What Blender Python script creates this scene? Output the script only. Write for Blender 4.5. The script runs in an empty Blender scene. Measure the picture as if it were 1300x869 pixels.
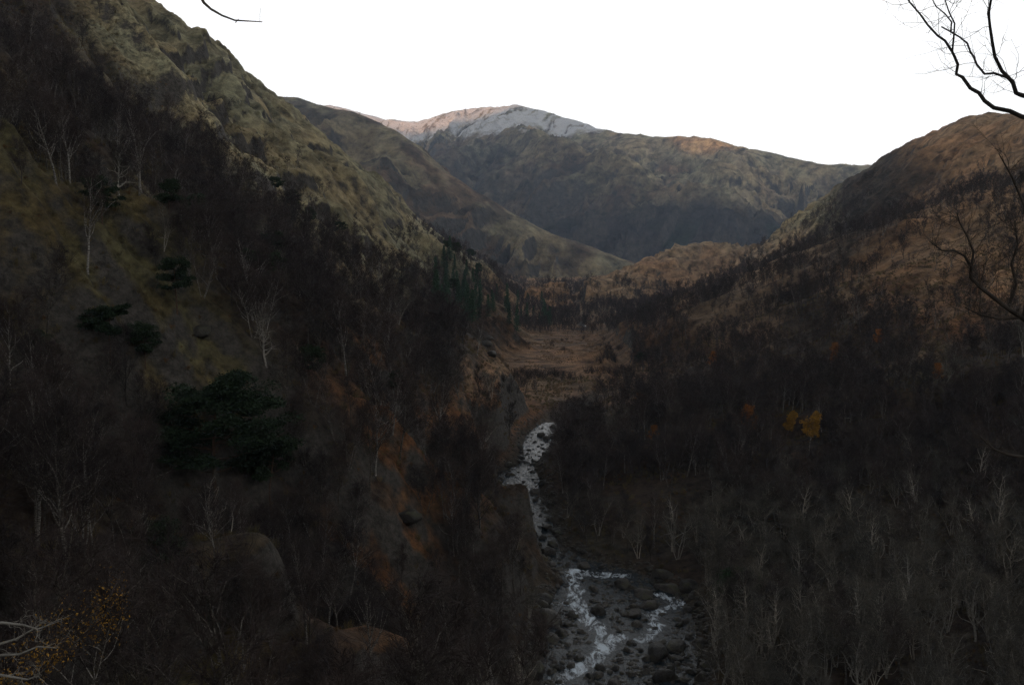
import bpy, math, random
import numpy as np
R = math.radians
sc = bpy.context.scene
rng = np.random.default_rng(11)
rnd = random.Random(5)

# ------------------------------------------------------------------ camera
F_PX, CXP, CYP = 1249.0, 650.0, 434.5
PITCH = R(4.76)
cam = bpy.data.cameras.new('camera')
cam_o = bpy.data.objects.new('camera', cam)
sc.collection.objects.link(cam_o)
cam.sensor_width = 36.0
cam.lens = 36.0 * F_PX / 1300.0
cam.clip_start = 0.1
cam.clip_end = 40000
cam_o.location = (0, 0, 0)
cam_o.rotation_euler = (R(90) - PITCH, 0, 0)
sc.camera = cam_o

# ------------------------------------------------------------------ world, sun, exposure
SUN_EL, SUN_AZ = R(4.0), R(202)           # azimuth measured from +Y towards +X
sun_vec = (math.sin(SUN_AZ) * math.cos(SUN_EL), math.cos(SUN_AZ) * math.cos(SUN_EL), math.sin(SUN_EL))
w = bpy.data.worlds.new('World'); sc.world = w; w.use_nodes = True
nt = w.node_tree; nt.nodes.clear()
sky = nt.nodes.new('ShaderNodeTexSky'); sky.sky_type = 'NISHITA'; sky.sun_disc = False
sky.sun_elevation = R(9); sky.sun_rotation = SUN_AZ; sky.air_density = 1.0; sky.dust_density = 2.0; sky.ozone_density = 1.2
mixw = nt.nodes.new('ShaderNodeMix'); mixw.data_type = 'RGBA'; mixw.inputs[0].default_value = 0.80
tcw = nt.nodes.new('ShaderNodeTexCoord'); sxw = nt.nodes.new('ShaderNodeSeparateXYZ')
rampw = nt.nodes.new('ShaderNodeValToRGB')          # thin bright cloud veil, brighter towards the horizon
rampw.color_ramp.elements[0].position = 0.36; rampw.color_ramp.elements[0].color = (1, .99, .975, 1)
rampw.color_ramp.elements[1].position = 0.78; rampw.color_ramp.elements[1].color = (.060, .064, .070, 1)
scalew = nt.nodes.new('ShaderNodeVectorMath'); scalew.operation = 'SCALE'; scalew.inputs['Scale'].default_value = 22.0
bgw = nt.nodes.new('ShaderNodeBackground'); bgw.inputs['Strength'].default_value = 0.060
outw = nt.nodes.new('ShaderNodeOutputWorld')
L = nt.links.new
L(tcw.outputs['Generated'], sxw.inputs[0]); L(sxw.outputs['Z'], rampw.inputs[0])
L(rampw.outputs[0], scalew.inputs[0]); L(sky.outputs[0], mixw.inputs[6]); L(scalew.outputs[0], mixw.inputs[7])
L(mixw.outputs[2], bgw.inputs[0]); L(bgw.outputs[0], outw.inputs[0])
sl = bpy.data.lights.new('sun', 'SUN'); sl.energy = 5.0; sl.angle = R(0.5); sl.color = (1.0, 0.48, 0.22)
so = bpy.data.objects.new('sun', sl); sc.collection.objects.link(so)
from mathutils import Vector, Matrix
so.rotation_euler = Vector(sun_vec).to_track_quat('Z', 'Y').to_euler()
sc.view_settings.view_transform = 'Standard'
sc.view_settings.look = 'None'
sc.view_settings.gamma = 1
sc.view_settings.use_curve_mapping = False
sc.view_settings.exposure = 0.56
sc.cycles.use_denoising = True
sc.cycles.denoising_prefilter = 'NONE'
sc.cycles.max_bounces = 5
sc.cycles.diffuse_bounces = 2
sc.cycles.glossy_bounces = 2
sc.cycles.transmission_bounces = 2
sc.cycles.volume_bounces = 0
sc.cycles.transparent_max_bounces = 8
sc.cycles.sample_clamp_indirect = 4

# ------------------------------------------------------------------ helpers
def P(px, py, Y):
    "world point at forward distance Y that the photograph shows at px, py"
    u = (px - CXP) / F_PX; v = (CYP - py) / F_PX
    dy = math.cos(PITCH) + v * math.sin(PITCH); dz = -math.sin(PITCH) + v * math.cos(PITCH)
    return (u / dy * Y, Y, dz / dy * Y)
def Pz(px, py, z):
    "world point at height z"
    v = (CYP - py) / F_PX
    dy = math.cos(PITCH) + v * math.sin(PITCH); dz = -math.sin(PITCH) + v * math.cos(PITCH)
    return P(px, py, z / dz * dy)
def project(X, Y, Z):
    cp, sp = math.cos(PITCH), math.sin(PITCH)
    f = Y * cp - Z * sp; v = Y * sp + Z * cp
    f = np.where(np.abs(f) < .01, .01, f)
    return CXP + F_PX * X / f, CYP - F_PX * v / f, f

_perm = np.random.default_rng(3).permutation(4096).astype(np.int64)
_ang = np.random.default_rng(4).random(4096) * 2 * np.pi
_gx, _gy = np.cos(_ang), np.sin(_ang)
def pn(x, y, seed=0):
    xi = np.floor(x).astype(np.int64); yi = np.floor(y).astype(np.int64)
    xf = x - xi; yf = y - yi
    def g(ix, iy, dx, dy):
        h = _perm[(_perm[(ix + seed * 131) & 4095] + iy) & 4095]
        return _gx[h] * dx + _gy[h] * dy
    u = xf * xf * xf * (xf * (xf * 6 - 15) + 10); v = yf * yf * yf * (yf * (yf * 6 - 15) + 10)
    a = g(xi, yi, xf, yf); b = g(xi + 1, yi, xf - 1, yf)
    c = g(xi, yi + 1, xf, yf - 1); d = g(xi + 1, yi + 1, xf - 1, yf - 1)
    return ((a + (b - a) * u) * (1 - v) + (c + (d - c) * u) * v) * 1.5
def fbm(x, y, oct=4, seed=0, gain=.5):
    r = 0; a = 1; s = 0
    for o in range(oct):
        r = r + a * pn(x, y, seed + o); s += a; a *= gain
        x = x * 2.03 + 17.1; y = y * 2.03 - 9.7
    return r / s * 1.5
def ridged(x, y, oct=4, seed=0, gain=.5):
    r = 0; a = 1; s = 0
    for o in range(oct):
        r = r + a * (1 - np.abs(pn(x, y, seed + o)) * 2); s += a; a *= gain
        x = x * 2.03 + 7.1; y = y * 2.03 - 3.7
    return r / s
def sstep(a, b, x):
    t = np.clip((x - a) / (b - a), 0, 1); return t * t * (3 - 2 * t)
def smax(a, b, k):
    h = np.clip(k - np.abs(a - b), 0, None) / k
    return np.maximum(a, b) + h * h * k * .25

def polydist(X, Y, pts):
    "distance to a polyline, arc length, interpolated third and further values, side (+ right of travel)"
    pts = np.array(pts, float); best = np.full(X.shape, 1e18); S = np.zeros_like(X); side = np.zeros_like(X)
    V = [np.zeros_like(X) for _ in range(pts.shape[1] - 2)]
    acc = 0
    for i in range(len(pts) - 1):
        a, b = pts[i], pts[i + 1]
        dx, dy = b[0] - a[0], b[1] - a[1]; l2 = dx * dx + dy * dy; l = math.sqrt(l2)
        t = np.clip(((X - a[0]) * dx + (Y - a[1]) * dy) / l2, 0, 1)
        ex = X - (a[0] + t * dx); ey = Y - (a[1] + t * dy); d2 = ex * ex + ey * ey
        m = d2 < best; best = np.where(m, d2, best); S = np.where(m, acc + t * l, S)
        side = np.where(m, np.sign(dy * ex - dx * ey), side)
        for j in range(len(V)): V[j] = np.where(m, a[2 + j] + t * (b[2 + j] - a[2 + j]), V[j])
        acc += l
    return np.sqrt(best), S, V, side

def tent(X, Y, pts, slope, rnd_w=20, gully=0, gscale=120, seed=0, slope_back=None):
    d, s, V, side = polydist(X, Y, pts)
    sl_ = slope if slope_back is None else np.where(side > 0, slope, slope_back)
    z = V[0] - sl_ * (np.sqrt(d * d + rnd_w * rnd_w) - rnd_w)
    if gully:
        wob = fbm(X / (gscale * 2.5), Y / (gscale * 2.5), 2, seed + 50) * gscale * .8
        env = sstep(0, gscale * 1.2, d)
        g = ridged((s + wob) / gscale, d / (gscale * 4), 3, seed)
        g2 = ridged((s + wob * .6 + d * .25) / (gscale * .30), d / (gscale * 2.2), 3, seed + 7)
        z = z + (g - .55) * gully * env + (g2 - .55) * gully * .34 * sstep(gscale * .1, gscale * .9, d)
    return z, .22 + .78 * sstep(0, gscale * .9, d)

# ------------------------------------------------------------------ the shape of the land (metres, camera at 0,0,0)
RIV = []   # X, Y, water height, half width
RIV += [(40, -900, -95, 9), (25, -100, -84, 10), (22, 90, -78, 11)]
for px, py, z, hw in [(782, 866, -74, 92), (787, 830, -73.2, 94), (790, 790, -72.6, 88), (784, 760, -72, 82), (765, 735, -71.4, 52),
                      (722, 712, -70.6, 17), (690, 692, -69.6, 14), (684, 668, -68.2, 15), (678, 648, -67, 14), (657, 625, -65, 24),
                      (652, 606, -63.4, 31), (668, 591, -62.3, 6), (676, 580, -61.4, 7), (681, 565, -60.2, 14), (685, 552, -59.2, 13), (698, 538, -58.2, 9)]:
    q = Pz(px, py, z); RIV.append((q[0], q[1], z, hw * q[1] / F_PX))
RIV += [(45, 440, -56.5, 1), (62, 560, -55.4, 1), (66, 700, -54.8, 1)]
q = Pz(738, 412, -53.6); RIV += [(q[0], q[1], -53.6, 1.6), (70, 1000, -50, 1), (85, 1500, -46, 1), (180, 2200, -36, 1), (420, 3000, -20, 1), (900, 5000, 10, 1)]

LEFT = [(-620, -1500, 430), (-520, -400, 400), (-440, 150, 325), (-350, 480, 262)] + [P(*a) for a in
       [(180, -2, 720), (240, 49, 790), (300, 97, 860), (345, 136, 930), (400, 182, 1010), (450, 222, 1100), (500, 262, 1200), (560, 302, 1350), (620, 340, 1480), (690, 376, 1620)]]
RIGHT = [(900, -600, 300), (620, 300, 240)] + [P(*a) for a in
        [(1400, 120, 760), (1300, 150, 860), (1265, 141, 900), (1230, 151, 960), (1180, 173, 1040), (1140, 197, 1110), (1110, 213, 1170), (1070, 246, 1270), (1030, 281, 1400), (1000, 302, 1500), (985, 322, 1600)]]
BENCH = [(420, 200, 40), P(1420, 222, 470), P(1300, 236, 560), P(1230, 262, 640), P(1180, 275, 700), P(1130, 285, 780), P(1080, 312, 860), P(1030, 338, 960), P(990, 352, 1050)]
KNOLL = [P(770, 352, 1150), P(800, 342, 1220), P(840, 322, 1290), P(875, 307, 1330), P(915, 303, 1340), P(950, 312, 1350), P(985, 322, 1400), P(1010, 330, 1450)]
RISE = [P(690, 372, 1080), P(720, 357, 1120), P(760, 362, 1130), P(810, 372, 1100)]
SPURL = [P(470, 285, 1020), P(530, 313, 1000), P(575, 316, 985), P(610, 338, 970), P(645, 372, 960), P(680, 408, 950)]
HILL2 = [P(150, 60, 2900), P(320, 118, 2500)] + [P(*a) for a in
        [(352, 123, 2450), (380, 125, 2400), (420, 136, 2350), (465, 149, 2280), (500, 166, 2230), (525, 182, 2200), (560, 212, 2180), (600, 242, 2160), (640, 266, 2140), (700, 295, 2120), (760, 318, 2110), (800, 331, 2100), (835, 347, 2100)]]
BACK = [P(*a) for a in
        [(200, 170, 5600), (420, 133, 5300), (450, 140, 5250), (490, 152, 5200), (530, 154, 5150), (570, 143, 5000), (590, 139, 4900), (620, 138, 4750), (656, 133, 4500), (700, 143, 4400), (740, 156, 4300),
         (790, 169, 4150), (830, 174, 4000), (880, 172, 3900), (910, 178, 3850), (950, 189, 3780), (1000, 201, 3720), (1050, 208, 3680), (1110, 209, 3650), (1200, 216, 3650), (1400, 240, 3700)]]
SPUR1 = [P(*a) for a in [(656, 136, 4470), (650, 150, 4200), (662, 165, 3950), (690, 179, 3700), (740, 187, 3500), (800, 213, 3300), (850, 232, 3200), (900, 245, 3100), (940, 257, 3050), (975, 275, 3000), (1010, 300, 2950), (1040, 322, 2900)]]
SPUR2 = [P(*a) for a in [(650, 140, 4400), (625, 157, 4200), (600, 171, 4000), (565, 194, 3750), (540, 214, 3550)]]
SPUR3 = [P(*a) for a in [(905, 178, 3850), (930, 205, 3500), (960, 240, 3300), (1000, 268, 3250)]]
BLOCKER_CREST = [(-6000, 1300), (-4200, 1290), (-3700, 1260), (-3250, 1130), (-2870, 1140), (-2600, 1190), (-2450, 1205), (-2200, 1110), (-1960, 1060), (-1800, 930), (-1700, 850), (-1600, 840),
          (-1450, 900), (-1200, 840), (-1030, 778), (-800, 850), (400, 900), (2500, 850)]  # added ridge out of view, heights shaped to set the shadow line on the peaks
COMP = ['ground', 'left_hillside', 'right_hillside', 'grassy_slope', 'knoll', 'distant_hill', 'snowy_mountain', 'wooded_spur']

def land(X, Y, detail=True):
    r = np.hypot(X, Y)
    d, s, V, side = polydist(X, Y, RIV)
    wz, hw = V
    e = d - hw
    right = side > 0
    sl_ = np.where(right, .055 + .17 * sstep(1100, 300, Y), .03)
    floor = wz + np.where(e < 0, -.75, -.75 + 1.9 * sstep(-.5, 5, e)) + sl_ * np.clip(e - 3, 0, None)
    floor = np.where(e > 4, floor + fbm(X / 45, Y / 45, 4, 5) * np.clip(e / 25, 0, 1) * 3.0 * np.where((Y > 420) & (Y < 950) & (e < 100) & ~right, .25, 1), floor)
    out = [floor]
    # steep slope in front of the viewpoint
    dv = np.sqrt(X * X * np.where(X > 0, .42, 1.2) + np.clip(Y, 0, None) ** 2)
    vp = -1.75 - .60 * np.clip(dv - 1.2, 0, None) + np.where(Y < 0, -.05 * np.clip(-Y, 0, 900) * -1.5, 0)
    vp = vp + fbm(X / 14, Y / 14, 4, 8) * np.clip((dv - 4) / 30, 0, 1) * 2.2
    out[0] = smax(out[0], vp, 6)
    zl, kd = tent(X, Y, LEFT, .9, 15, 26, 95, 21)
    zl += kd * (fbm(X / 70, Y / 70, 5, 31) * 13 + fbm(X / 17, Y / 17, 4, 33) * 2.6) * sstep(2, 60, 330 - X * 0 + zl * 0)
    zl += fbm(X / 5, Y / 5, 2, 35) * .7
    st = 17.0                                                        # craggy steps
    ph = (zl + fbm(X / 60, Y / 60, 3, 41) * 22) / st
    fr = ph - np.floor(ph)
    zl += kd * (sstep(.55, .95, fr) - fr) * st * .8 * np.clip(fbm(X / 120, Y / 120, 3, 43) * 1.6 + .25, 0, 1)
    out.append(zl)
    zr, kd = tent(X, Y, RIGHT, .60, 25, 20, 90, 22, .86)
    zr += kd * fbm(X / 80, Y / 80, 5, 51) * 10 + fbm(X / 18, Y / 18, 4, 53) * 3.5
    ph = (zr + fbm(X / 60, Y / 60, 3, 55) * 16) / 14; fr = ph - np.floor(ph)
    zr += kd * (sstep(.5, .95, fr) - fr) * 14 * .55 * np.clip(fbm(X / 150, Y / 150, 3, 57) * 1.6 + .6, 0, 1)
    out.append(zr)
    zb, kd = tent(X, Y, BENCH, .42, 25, 8, 60, 23)
    zb += fbm(X / 60, Y / 60, 5, 61) * 7 + fbm(X / 12, Y / 12, 3, 63) * 1.2
    out.append(zb)
    zk = np.maximum(tent(X, Y, KNOLL, .52, 18, 12, 50, 24)[0], tent(X, Y, RISE, .42, 20, 4, 50, 24)[0] + 3)
    zk += fbm(X / 45, Y / 45, 5, 71) * 8
    ph = (zk + fbm(X / 50, Y / 50, 3, 73) * 10) / 11; fr = ph - np.floor(ph)
    zk += (sstep(.6, .92, fr) - fr) * 11 * .9 + ridged(X / 22, Y / 22, 3, 75) * 4 - 2
    out.append(zk)
    far = r > 1000
    def onfar(fn):
        z = np.full(X.shape, -400.0)
        if far.any(): z[far] = fn(X[far], Y[far])
        return z
    def h2(x, y):
        z, kd = tent(x, y, HILL2, .62, 40, 95, 170, 25)
        z += kd * fbm(x / 150, y / 150, 5, 81) * 26 + fbm(x / 40, y / 40, 4, 83) * 9 * kd
        return z
    out.append(onfar(h2))
    def mt(x, y):
        z, kd = tent(x, y, BACK, .62, 30, 170, 300, 26)
        z = smax(z, tent(x, y, SPUR1, .66, 30, 110, 210, 27)[0], 30)
        z = smax(z, tent(x, y, SPUR2, .70, 20, 60, 180, 28)[0], 30)
        z = smax(z, tent(x, y, SPUR3, .55, 50, 60, 180, 29)[0], 30)
        db, _, _, _ = polydist(x, y, BACK)
        k = .22 + .78 * sstep(0, 260, db); n_w = fbm(x / 300, y / 300, 3, 97) * 1.2
        z += fbm(x / 260, y / 260, 6, 91) * 42 * k + (ridged(x / 110 + n_w, y / 110, 5, 93) - .6) * 46 * k
        return z
    out.append(onfar(mt))
    zs, kd = tent(X, Y, SPURL, .55, 20, 10, 60, 30)
    zs += fbm(X / 50, Y / 50, 4, 95) * 7
    out.append(zs)
    Z = out[0]
    for c in out[1:]:
        Z = smax(Z, c, 7)
    # keep the river bed open
    cv = (Y < 1250)
    Z = np.where((e < 3) & cv, np.minimum(Z, wz - .75 + 1.9 * sstep(-.5, 5, e) + .35 * np.clip(e, 0, None)), Z)
    k = sstep(3, 14, e)
    lim = wz + 1.1 + .35 * np.clip(e, 0, None) + 60 * k * k
    Z = np.where((e >= 3) & (e < 14) & cv, np.minimum(Z, lim), Z)
    # never rise into the viewpoint's own clearing
    near = r < 60
    Z = np.where(near & (Y > 0), np.minimum(Z, vp + 1.0), Z)
    idx = np.argmax(np.stack(out), axis=0)
    return Z, idx, e, wz

# ------------------------------------------------------------------ cover maps (what grows where)
DM = """2 1 1 0 0 0 0 0 0 0 0 0 0 0 0 0 0 0 0 0 0 0 0 0 0 0
4 3 2 0 0 0 0 0 0 0 0 0 0 0 0 0 0 0 0 0 0 0 0 0 0 0
4 3 4 3 0 0 0 0 0 0 0 0 0 0 0 0 0 0 0 0 0 0 0 0 0 0
3 3 2 5 5 2 0 0 0 0 0 0 0 0 0 0 0 0 0 0 0 0 0 0 1 1
4 2 1 2 5 7 4 0 0 0 0 0 0 0 0 0 0 0 0 0 0 0 2 3 3 5
2 1 1 2 3 6 8 5 0 0 0 0 0 0 0 0 0 0 0 0 2 5 4 3 3 3
1 1 2 3 5 5 7 8 7 5 2 6 1 0 0 0 0 0 2 3 7 3 1 1 2 1
1 1 1 2 2 3 5 8 5 4 7 9 8 2 5 4 4 4 7 7 6 3 2 2 3 3
1 1 2 2 1 1 1 5 6 2 5 9 6 5 7 8 8 8 9 8 8 8 7 6 6 6
3 3 3 2 1 1 1 4 7 3 2 1 0 0 0 0 6 8 9 9 9 8 4 7 8 8
7 7 6 5 3 3 5 7 7 4 2 2 1 3 6 8 9 9 9 9 9 9 9 9 9 9
8 9 8 5 4 5 8 8 6 4 3 4 6 5 9 9 9 9 9 9 9 9 9 9 9 9
8 8 8 7 7 8 9 9 7 4 2 7 9 3 8 9 9 9 9 9 9 9 9 9 9 9
8 8 7 6 4 7 9 9 7 3 2 8 9 1 4 8 9 9 9 9 9 9 9 9 9 9
6 6 7 4 2 4 7 8 7 4 4 8 9 4 0 1 4 7 8 9 9 9 9 9 9 9
5 4 4 3 2 3 5 7 7 4 5 8 8 6 0 0 0 2 7 9 9 9 9 9 9 9
5 3 3 2 1 2 5 7 7 5 5 7 7 6 0 0 0 4 8 9 9 9 9 9 9 9
5 3 3 2 1 2 5 7 7 5 5 6 6 5 0 0 0 4 8 9 9 9 9 9 9 9"""
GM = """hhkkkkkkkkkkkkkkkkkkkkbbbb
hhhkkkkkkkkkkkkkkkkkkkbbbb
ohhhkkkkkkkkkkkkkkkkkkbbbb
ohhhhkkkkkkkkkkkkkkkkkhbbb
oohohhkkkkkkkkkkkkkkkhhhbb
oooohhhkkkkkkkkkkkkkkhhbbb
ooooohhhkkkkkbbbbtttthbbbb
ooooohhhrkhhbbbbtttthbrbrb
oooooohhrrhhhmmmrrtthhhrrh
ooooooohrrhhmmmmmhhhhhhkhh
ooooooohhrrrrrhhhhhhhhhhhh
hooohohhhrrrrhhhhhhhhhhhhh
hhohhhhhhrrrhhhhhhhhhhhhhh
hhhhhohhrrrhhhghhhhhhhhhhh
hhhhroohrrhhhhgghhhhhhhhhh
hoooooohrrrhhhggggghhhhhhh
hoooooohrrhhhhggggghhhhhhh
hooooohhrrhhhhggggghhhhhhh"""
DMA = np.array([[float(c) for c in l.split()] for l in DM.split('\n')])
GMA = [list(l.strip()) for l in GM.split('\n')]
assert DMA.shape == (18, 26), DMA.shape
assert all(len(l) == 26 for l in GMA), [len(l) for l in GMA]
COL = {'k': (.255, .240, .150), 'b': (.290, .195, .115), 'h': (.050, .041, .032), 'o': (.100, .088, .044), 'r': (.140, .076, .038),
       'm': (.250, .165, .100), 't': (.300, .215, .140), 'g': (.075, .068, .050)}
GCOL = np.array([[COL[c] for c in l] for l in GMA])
def grid_sample(A, px, py):
    x = np.clip(px / 50 - .5, 0, 24.999); y = np.clip(py / 50 - .5, 0, 16.999)
    xi = x.astype(int); yi = y.astype(int); fx = x - xi; fy = y - yi
    if A.ndim == 3: fx = fx[..., None]; fy = fy[..., None]
    return (A[yi, xi] * (1 - fx) + A[yi, xi + 1] * fx) * (1 - fy) + (A[yi + 1, xi] * (1 - fx) + A[yi + 1, xi + 1] * fx) * fy

# ------------------------------------------------------------------ materials
def mat(name):
    m = bpy.data.materials.new(name); m.use_nodes = True
    n = m.node_tree.nodes; b = n['Principled BSDF']; b.inputs['Roughness'].default_value = .9
    b.inputs['Specular IOR Level'].default_value = .15
    return m, m.node_tree, b
def noise(nt, scale, detail=4, rough=.6, vec=None, dim='3D'):
    t = nt.nodes.new('ShaderNodeTexNoise'); t.inputs['Scale'].default_value = scale
    t.inputs['Detail'].default_value = detail; t.inputs['Roughness'].default_value = rough
    if vec is not None: nt.links.new(vec, t.inputs['Vector'])
    return t
def ramp(nt, a, b, ca=(0, 0, 0, 1), cb=(1, 1, 1, 1)):
    r = nt.nodes.new('ShaderNodeValToRGB'); r.color_ramp.elements[0].position = a; r.color_ramp.elements[1].position = b
    r.color_ramp.elements[0].color = ca; r.color_ramp.elements[1].color = cb
    return r
def mixc(nt, fac, a, b, mode='MIX'):
    m = nt.nodes.new('ShaderNodeMix'); m.data_type = 'RGBA'; m.blend_type = mode
    for i, v in ((0, fac), (6, a), (7, b)):
        if isinstance(v, (int, float)): m.inputs[i].default_value = v
        elif isinstance(v, tuple): m.inputs[i].default_value = v if len(v) == 4 else v + (1,)
        else: nt.links.new(v, m.inputs[i])
    return m.outputs[2]

def terrain_material(name, fine, bump_s, bump_d, snow=False):
    m, t, b = mat(name)
    geo = t.nodes.new('ShaderNodeNewGeometry'); pos = geo.outputs['Position']
    at = t.nodes.new('ShaderNodeAttribute'); at.attribute_name = 'cover'
    n1 = noise(t, fine, 6, .65, pos); r1 = ramp(t, .32, .70, (.25, .25, .26, 1), (1.85, 1.85, 1.8, 1)); t.links.new(n1.outputs[0], r1.inputs[0])
    c = mixc(t, 1.0, at.outputs['Color'], r1.outputs[0], 'MULTIPLY')
    n2 = noise(t, fine * .13, 5, .6, pos); r2 = ramp(t, .40, .62); t.links.new(n2.outputs[0], r2.inputs[0])
    hm = mixc(t, 1.0, c, (1.16, .86, .68), 'MULTIPLY')
    ff = t.nodes.new('ShaderNodeMath'); ff.operation = 'MULTIPLY'; ff.inputs[1].default_value = .55; t.links.new(r2.outputs[0], ff.inputs[0])
    c = mixc(t, ff.outputs[0], c, hm)
    n2 = noise(t, fine * .35, 6, .7, pos); r2 = ramp(t, .52, .66); t.links.new(n2.outputs[0], r2.inputs[0])
    ff = t.nodes.new('ShaderNodeMath'); ff.operation = 'MULTIPLY'; ff.inputs[1].default_value = .6; t.links.new(r2.outputs[0], ff.inputs[0])
    c = mixc(t, ff.outputs[0], c, (.045, .038, .030))
    # bare rock on the steep faces
    sx = t.nodes.new('ShaderNodeSeparateXYZ'); t.links.new(geo.outputs['Normal'], sx.inputs[0])
    n3 = noise(t, fine * .5, 5, .7, pos)
    ad = t.nodes.new('ShaderNodeMath'); ad.operation = 'MULTIPLY_ADD'; ad.inputs[1].default_value = .38; t.links.new(n3.outputs[0], ad.inputs[0]); t.links.new(sx.outputs['Z'], ad.inputs[2])
    rk = ramp(t, .60, .74, (1, 1, 1, 1), (0, 0, 0, 1)); t.links.new(ad.outputs[0], rk.inputs[0])
    n4 = noise(t, fine * 2, 5, .7, pos); r4 = ramp(t, .3, .7, (.035, .032, .028, 1), (.125, .112, .095, 1)); t.links.new(n4.outputs[0], r4.inputs[0])
    c = mixc(t, rk.outputs[0], c, r4.outputs[0])
    if snow:
        sz = t.nodes.new('ShaderNodeAttribute'); sz.attribute_name = 'snow'
        n5 = noise(t, .022, 9, .78, pos)
        m5 = t.nodes.new('ShaderNodeMath'); m5.operation = 'MULTIPLY_ADD'; m5.inputs[1].default_value = 2.0
        t.links.new(n5.outputs[0], m5.inputs[0]); t.links.new(sz.outputs['Fac'], m5.inputs[2])
        r5 = ramp(t, 1.08, 1.62); r5.color_ramp.elements[0].position = 0; 
        mr = t.nodes.new('ShaderNodeMapRange'); mr.inputs['From Min'].default_value = 1.42; mr.inputs['From Max'].default_value = 1.95; mr.inputs['To Max'].default_value = .85
        t.links.new(m5.outputs[0], mr.inputs['Value'])
        c = mixc(t, mr.outputs[0], c, (.84, .85, .87))
        t.nodes.remove(r5)
    t.links.new(c, b.inputs['Base Color'])
    nb = noise(t, bump_s, 8, .68, pos)
    bp = t.nodes.new('ShaderNodeBump'); bp.inputs['Strength'].default_value = 1.0; bp.inputs['Distance'].default_value = bump_d
    t.links.new(nb.outputs[0], bp.inputs['Height']); t.links.new(bp.outputs[0], b.inputs['Normal'])
    return m
M_NEAR = terrain_material('near_ground_cover', .45, .5, 1.3)
M_MID = terrain_material('hill_cover', .10, .16, 6.0)
M_FAR = terrain_material('mountain_cover', .03, .03, 45.0, snow=True)

def simple(name, col, var=.35, scale=3.0, rough=.9, spec=.15, objvar=0.0):
    m, t, b = mat(name)
    tc = t.nodes.new('ShaderNodeTexCoord')
    n = noise(t, scale, 4, .6, tc.outputs['Object'])
    r = ramp(t, .3, .7, (1 - var,) * 3 + (1,), (1 + var,) * 3 + (1,)); t.links.new(n.outputs[0], r.inputs[0])
    c = mixc(t, 1.0, tuple(col), r.outputs[0], 'MULTIPLY')
    if objvar:
        oi = t.nodes.new('ShaderNodeObjectInfo')
        r2 = ramp(t, 0, 1, (1 - objvar, 1 - objvar * .9, 1 - objvar * .8, 1), (1 + objvar, 1 + objvar * .8, 1 + objvar * .6, 1)); t.links.new(oi.outputs['Random'], r2.inputs[0])
        c = mixc(t, 1.0, c, r2.outputs[0], 'MULTIPLY')
    t.links.new(c, b.inputs['Base Color']); b.inputs['Roughness'].default_value = rough; b.inputs['Specular IOR Level'].default_value = spec
    return m
M_TWIG = simple('twig_purple_brown', (.054, .043, .040), .3, .6, objvar=.35)
M_TWIGG = simple('twig_grey', (.105, .098, .082), .35, .8, objvar=.3)
M_BARK = simple('bark_dark', (.06, .052, .045), .5, 4, objvar=.4)
M_LIMB = simple('bark_grey', (.32, .30, .26), .4, 3, objvar=.3)
M_PBARK = simple('pine_bark', (.10, .065, .045), .4, 3)
M_PINE = simple('pine_needles', (.027, .044, .022), .5, 1.2, objvar=.25)
M_SPRUCE = simple('spruce_needles', (.042, .078, .048), .4, 1.5, objvar=.3)
M_GOLD = simple('golden_leaves', (.34, .19, .035), .4, 2)
M_ORANGE = simple('orange_leaves', (.32, .13, .035), .4, 2, objvar=.3)
M_HOLLY = simple('evergreen_leaves', (.028, .055, .022), .5, 2)
def birch_bark():
    m, t, b = mat('birch_bark')
    tc = t.nodes.new('ShaderNodeTexCoord'); mp = t.nodes.new('ShaderNodeMapping'); mp.inputs['Scale'].default_value = (1, 1, 5)
    t.links.new(tc.outputs['Object'], mp.inputs[0])
    n = noise(t, 2.2, 4, .7, mp.outputs[0]); r = ramp(t, .42, .58, (.08, .07, .06, 1), (.38, .36, .32, 1)); t.links.new(n.outputs[0], r.inputs[0])
    oi = t.nodes.new('ShaderNodeObjectInfo'); r2 = ramp(t, .25, 1, (.35, .33, .31, 1), (1, 1, 1, 1)); t.links.new(oi.outputs['Random'], r2.inputs[0])
    t.links.new(mixc(t, 1.0, r.outputs[0], r2.outputs[0], 'MULTIPLY'), b.inputs['Base Color'])
    return m
M_BIRCH = birch_bark()
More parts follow.
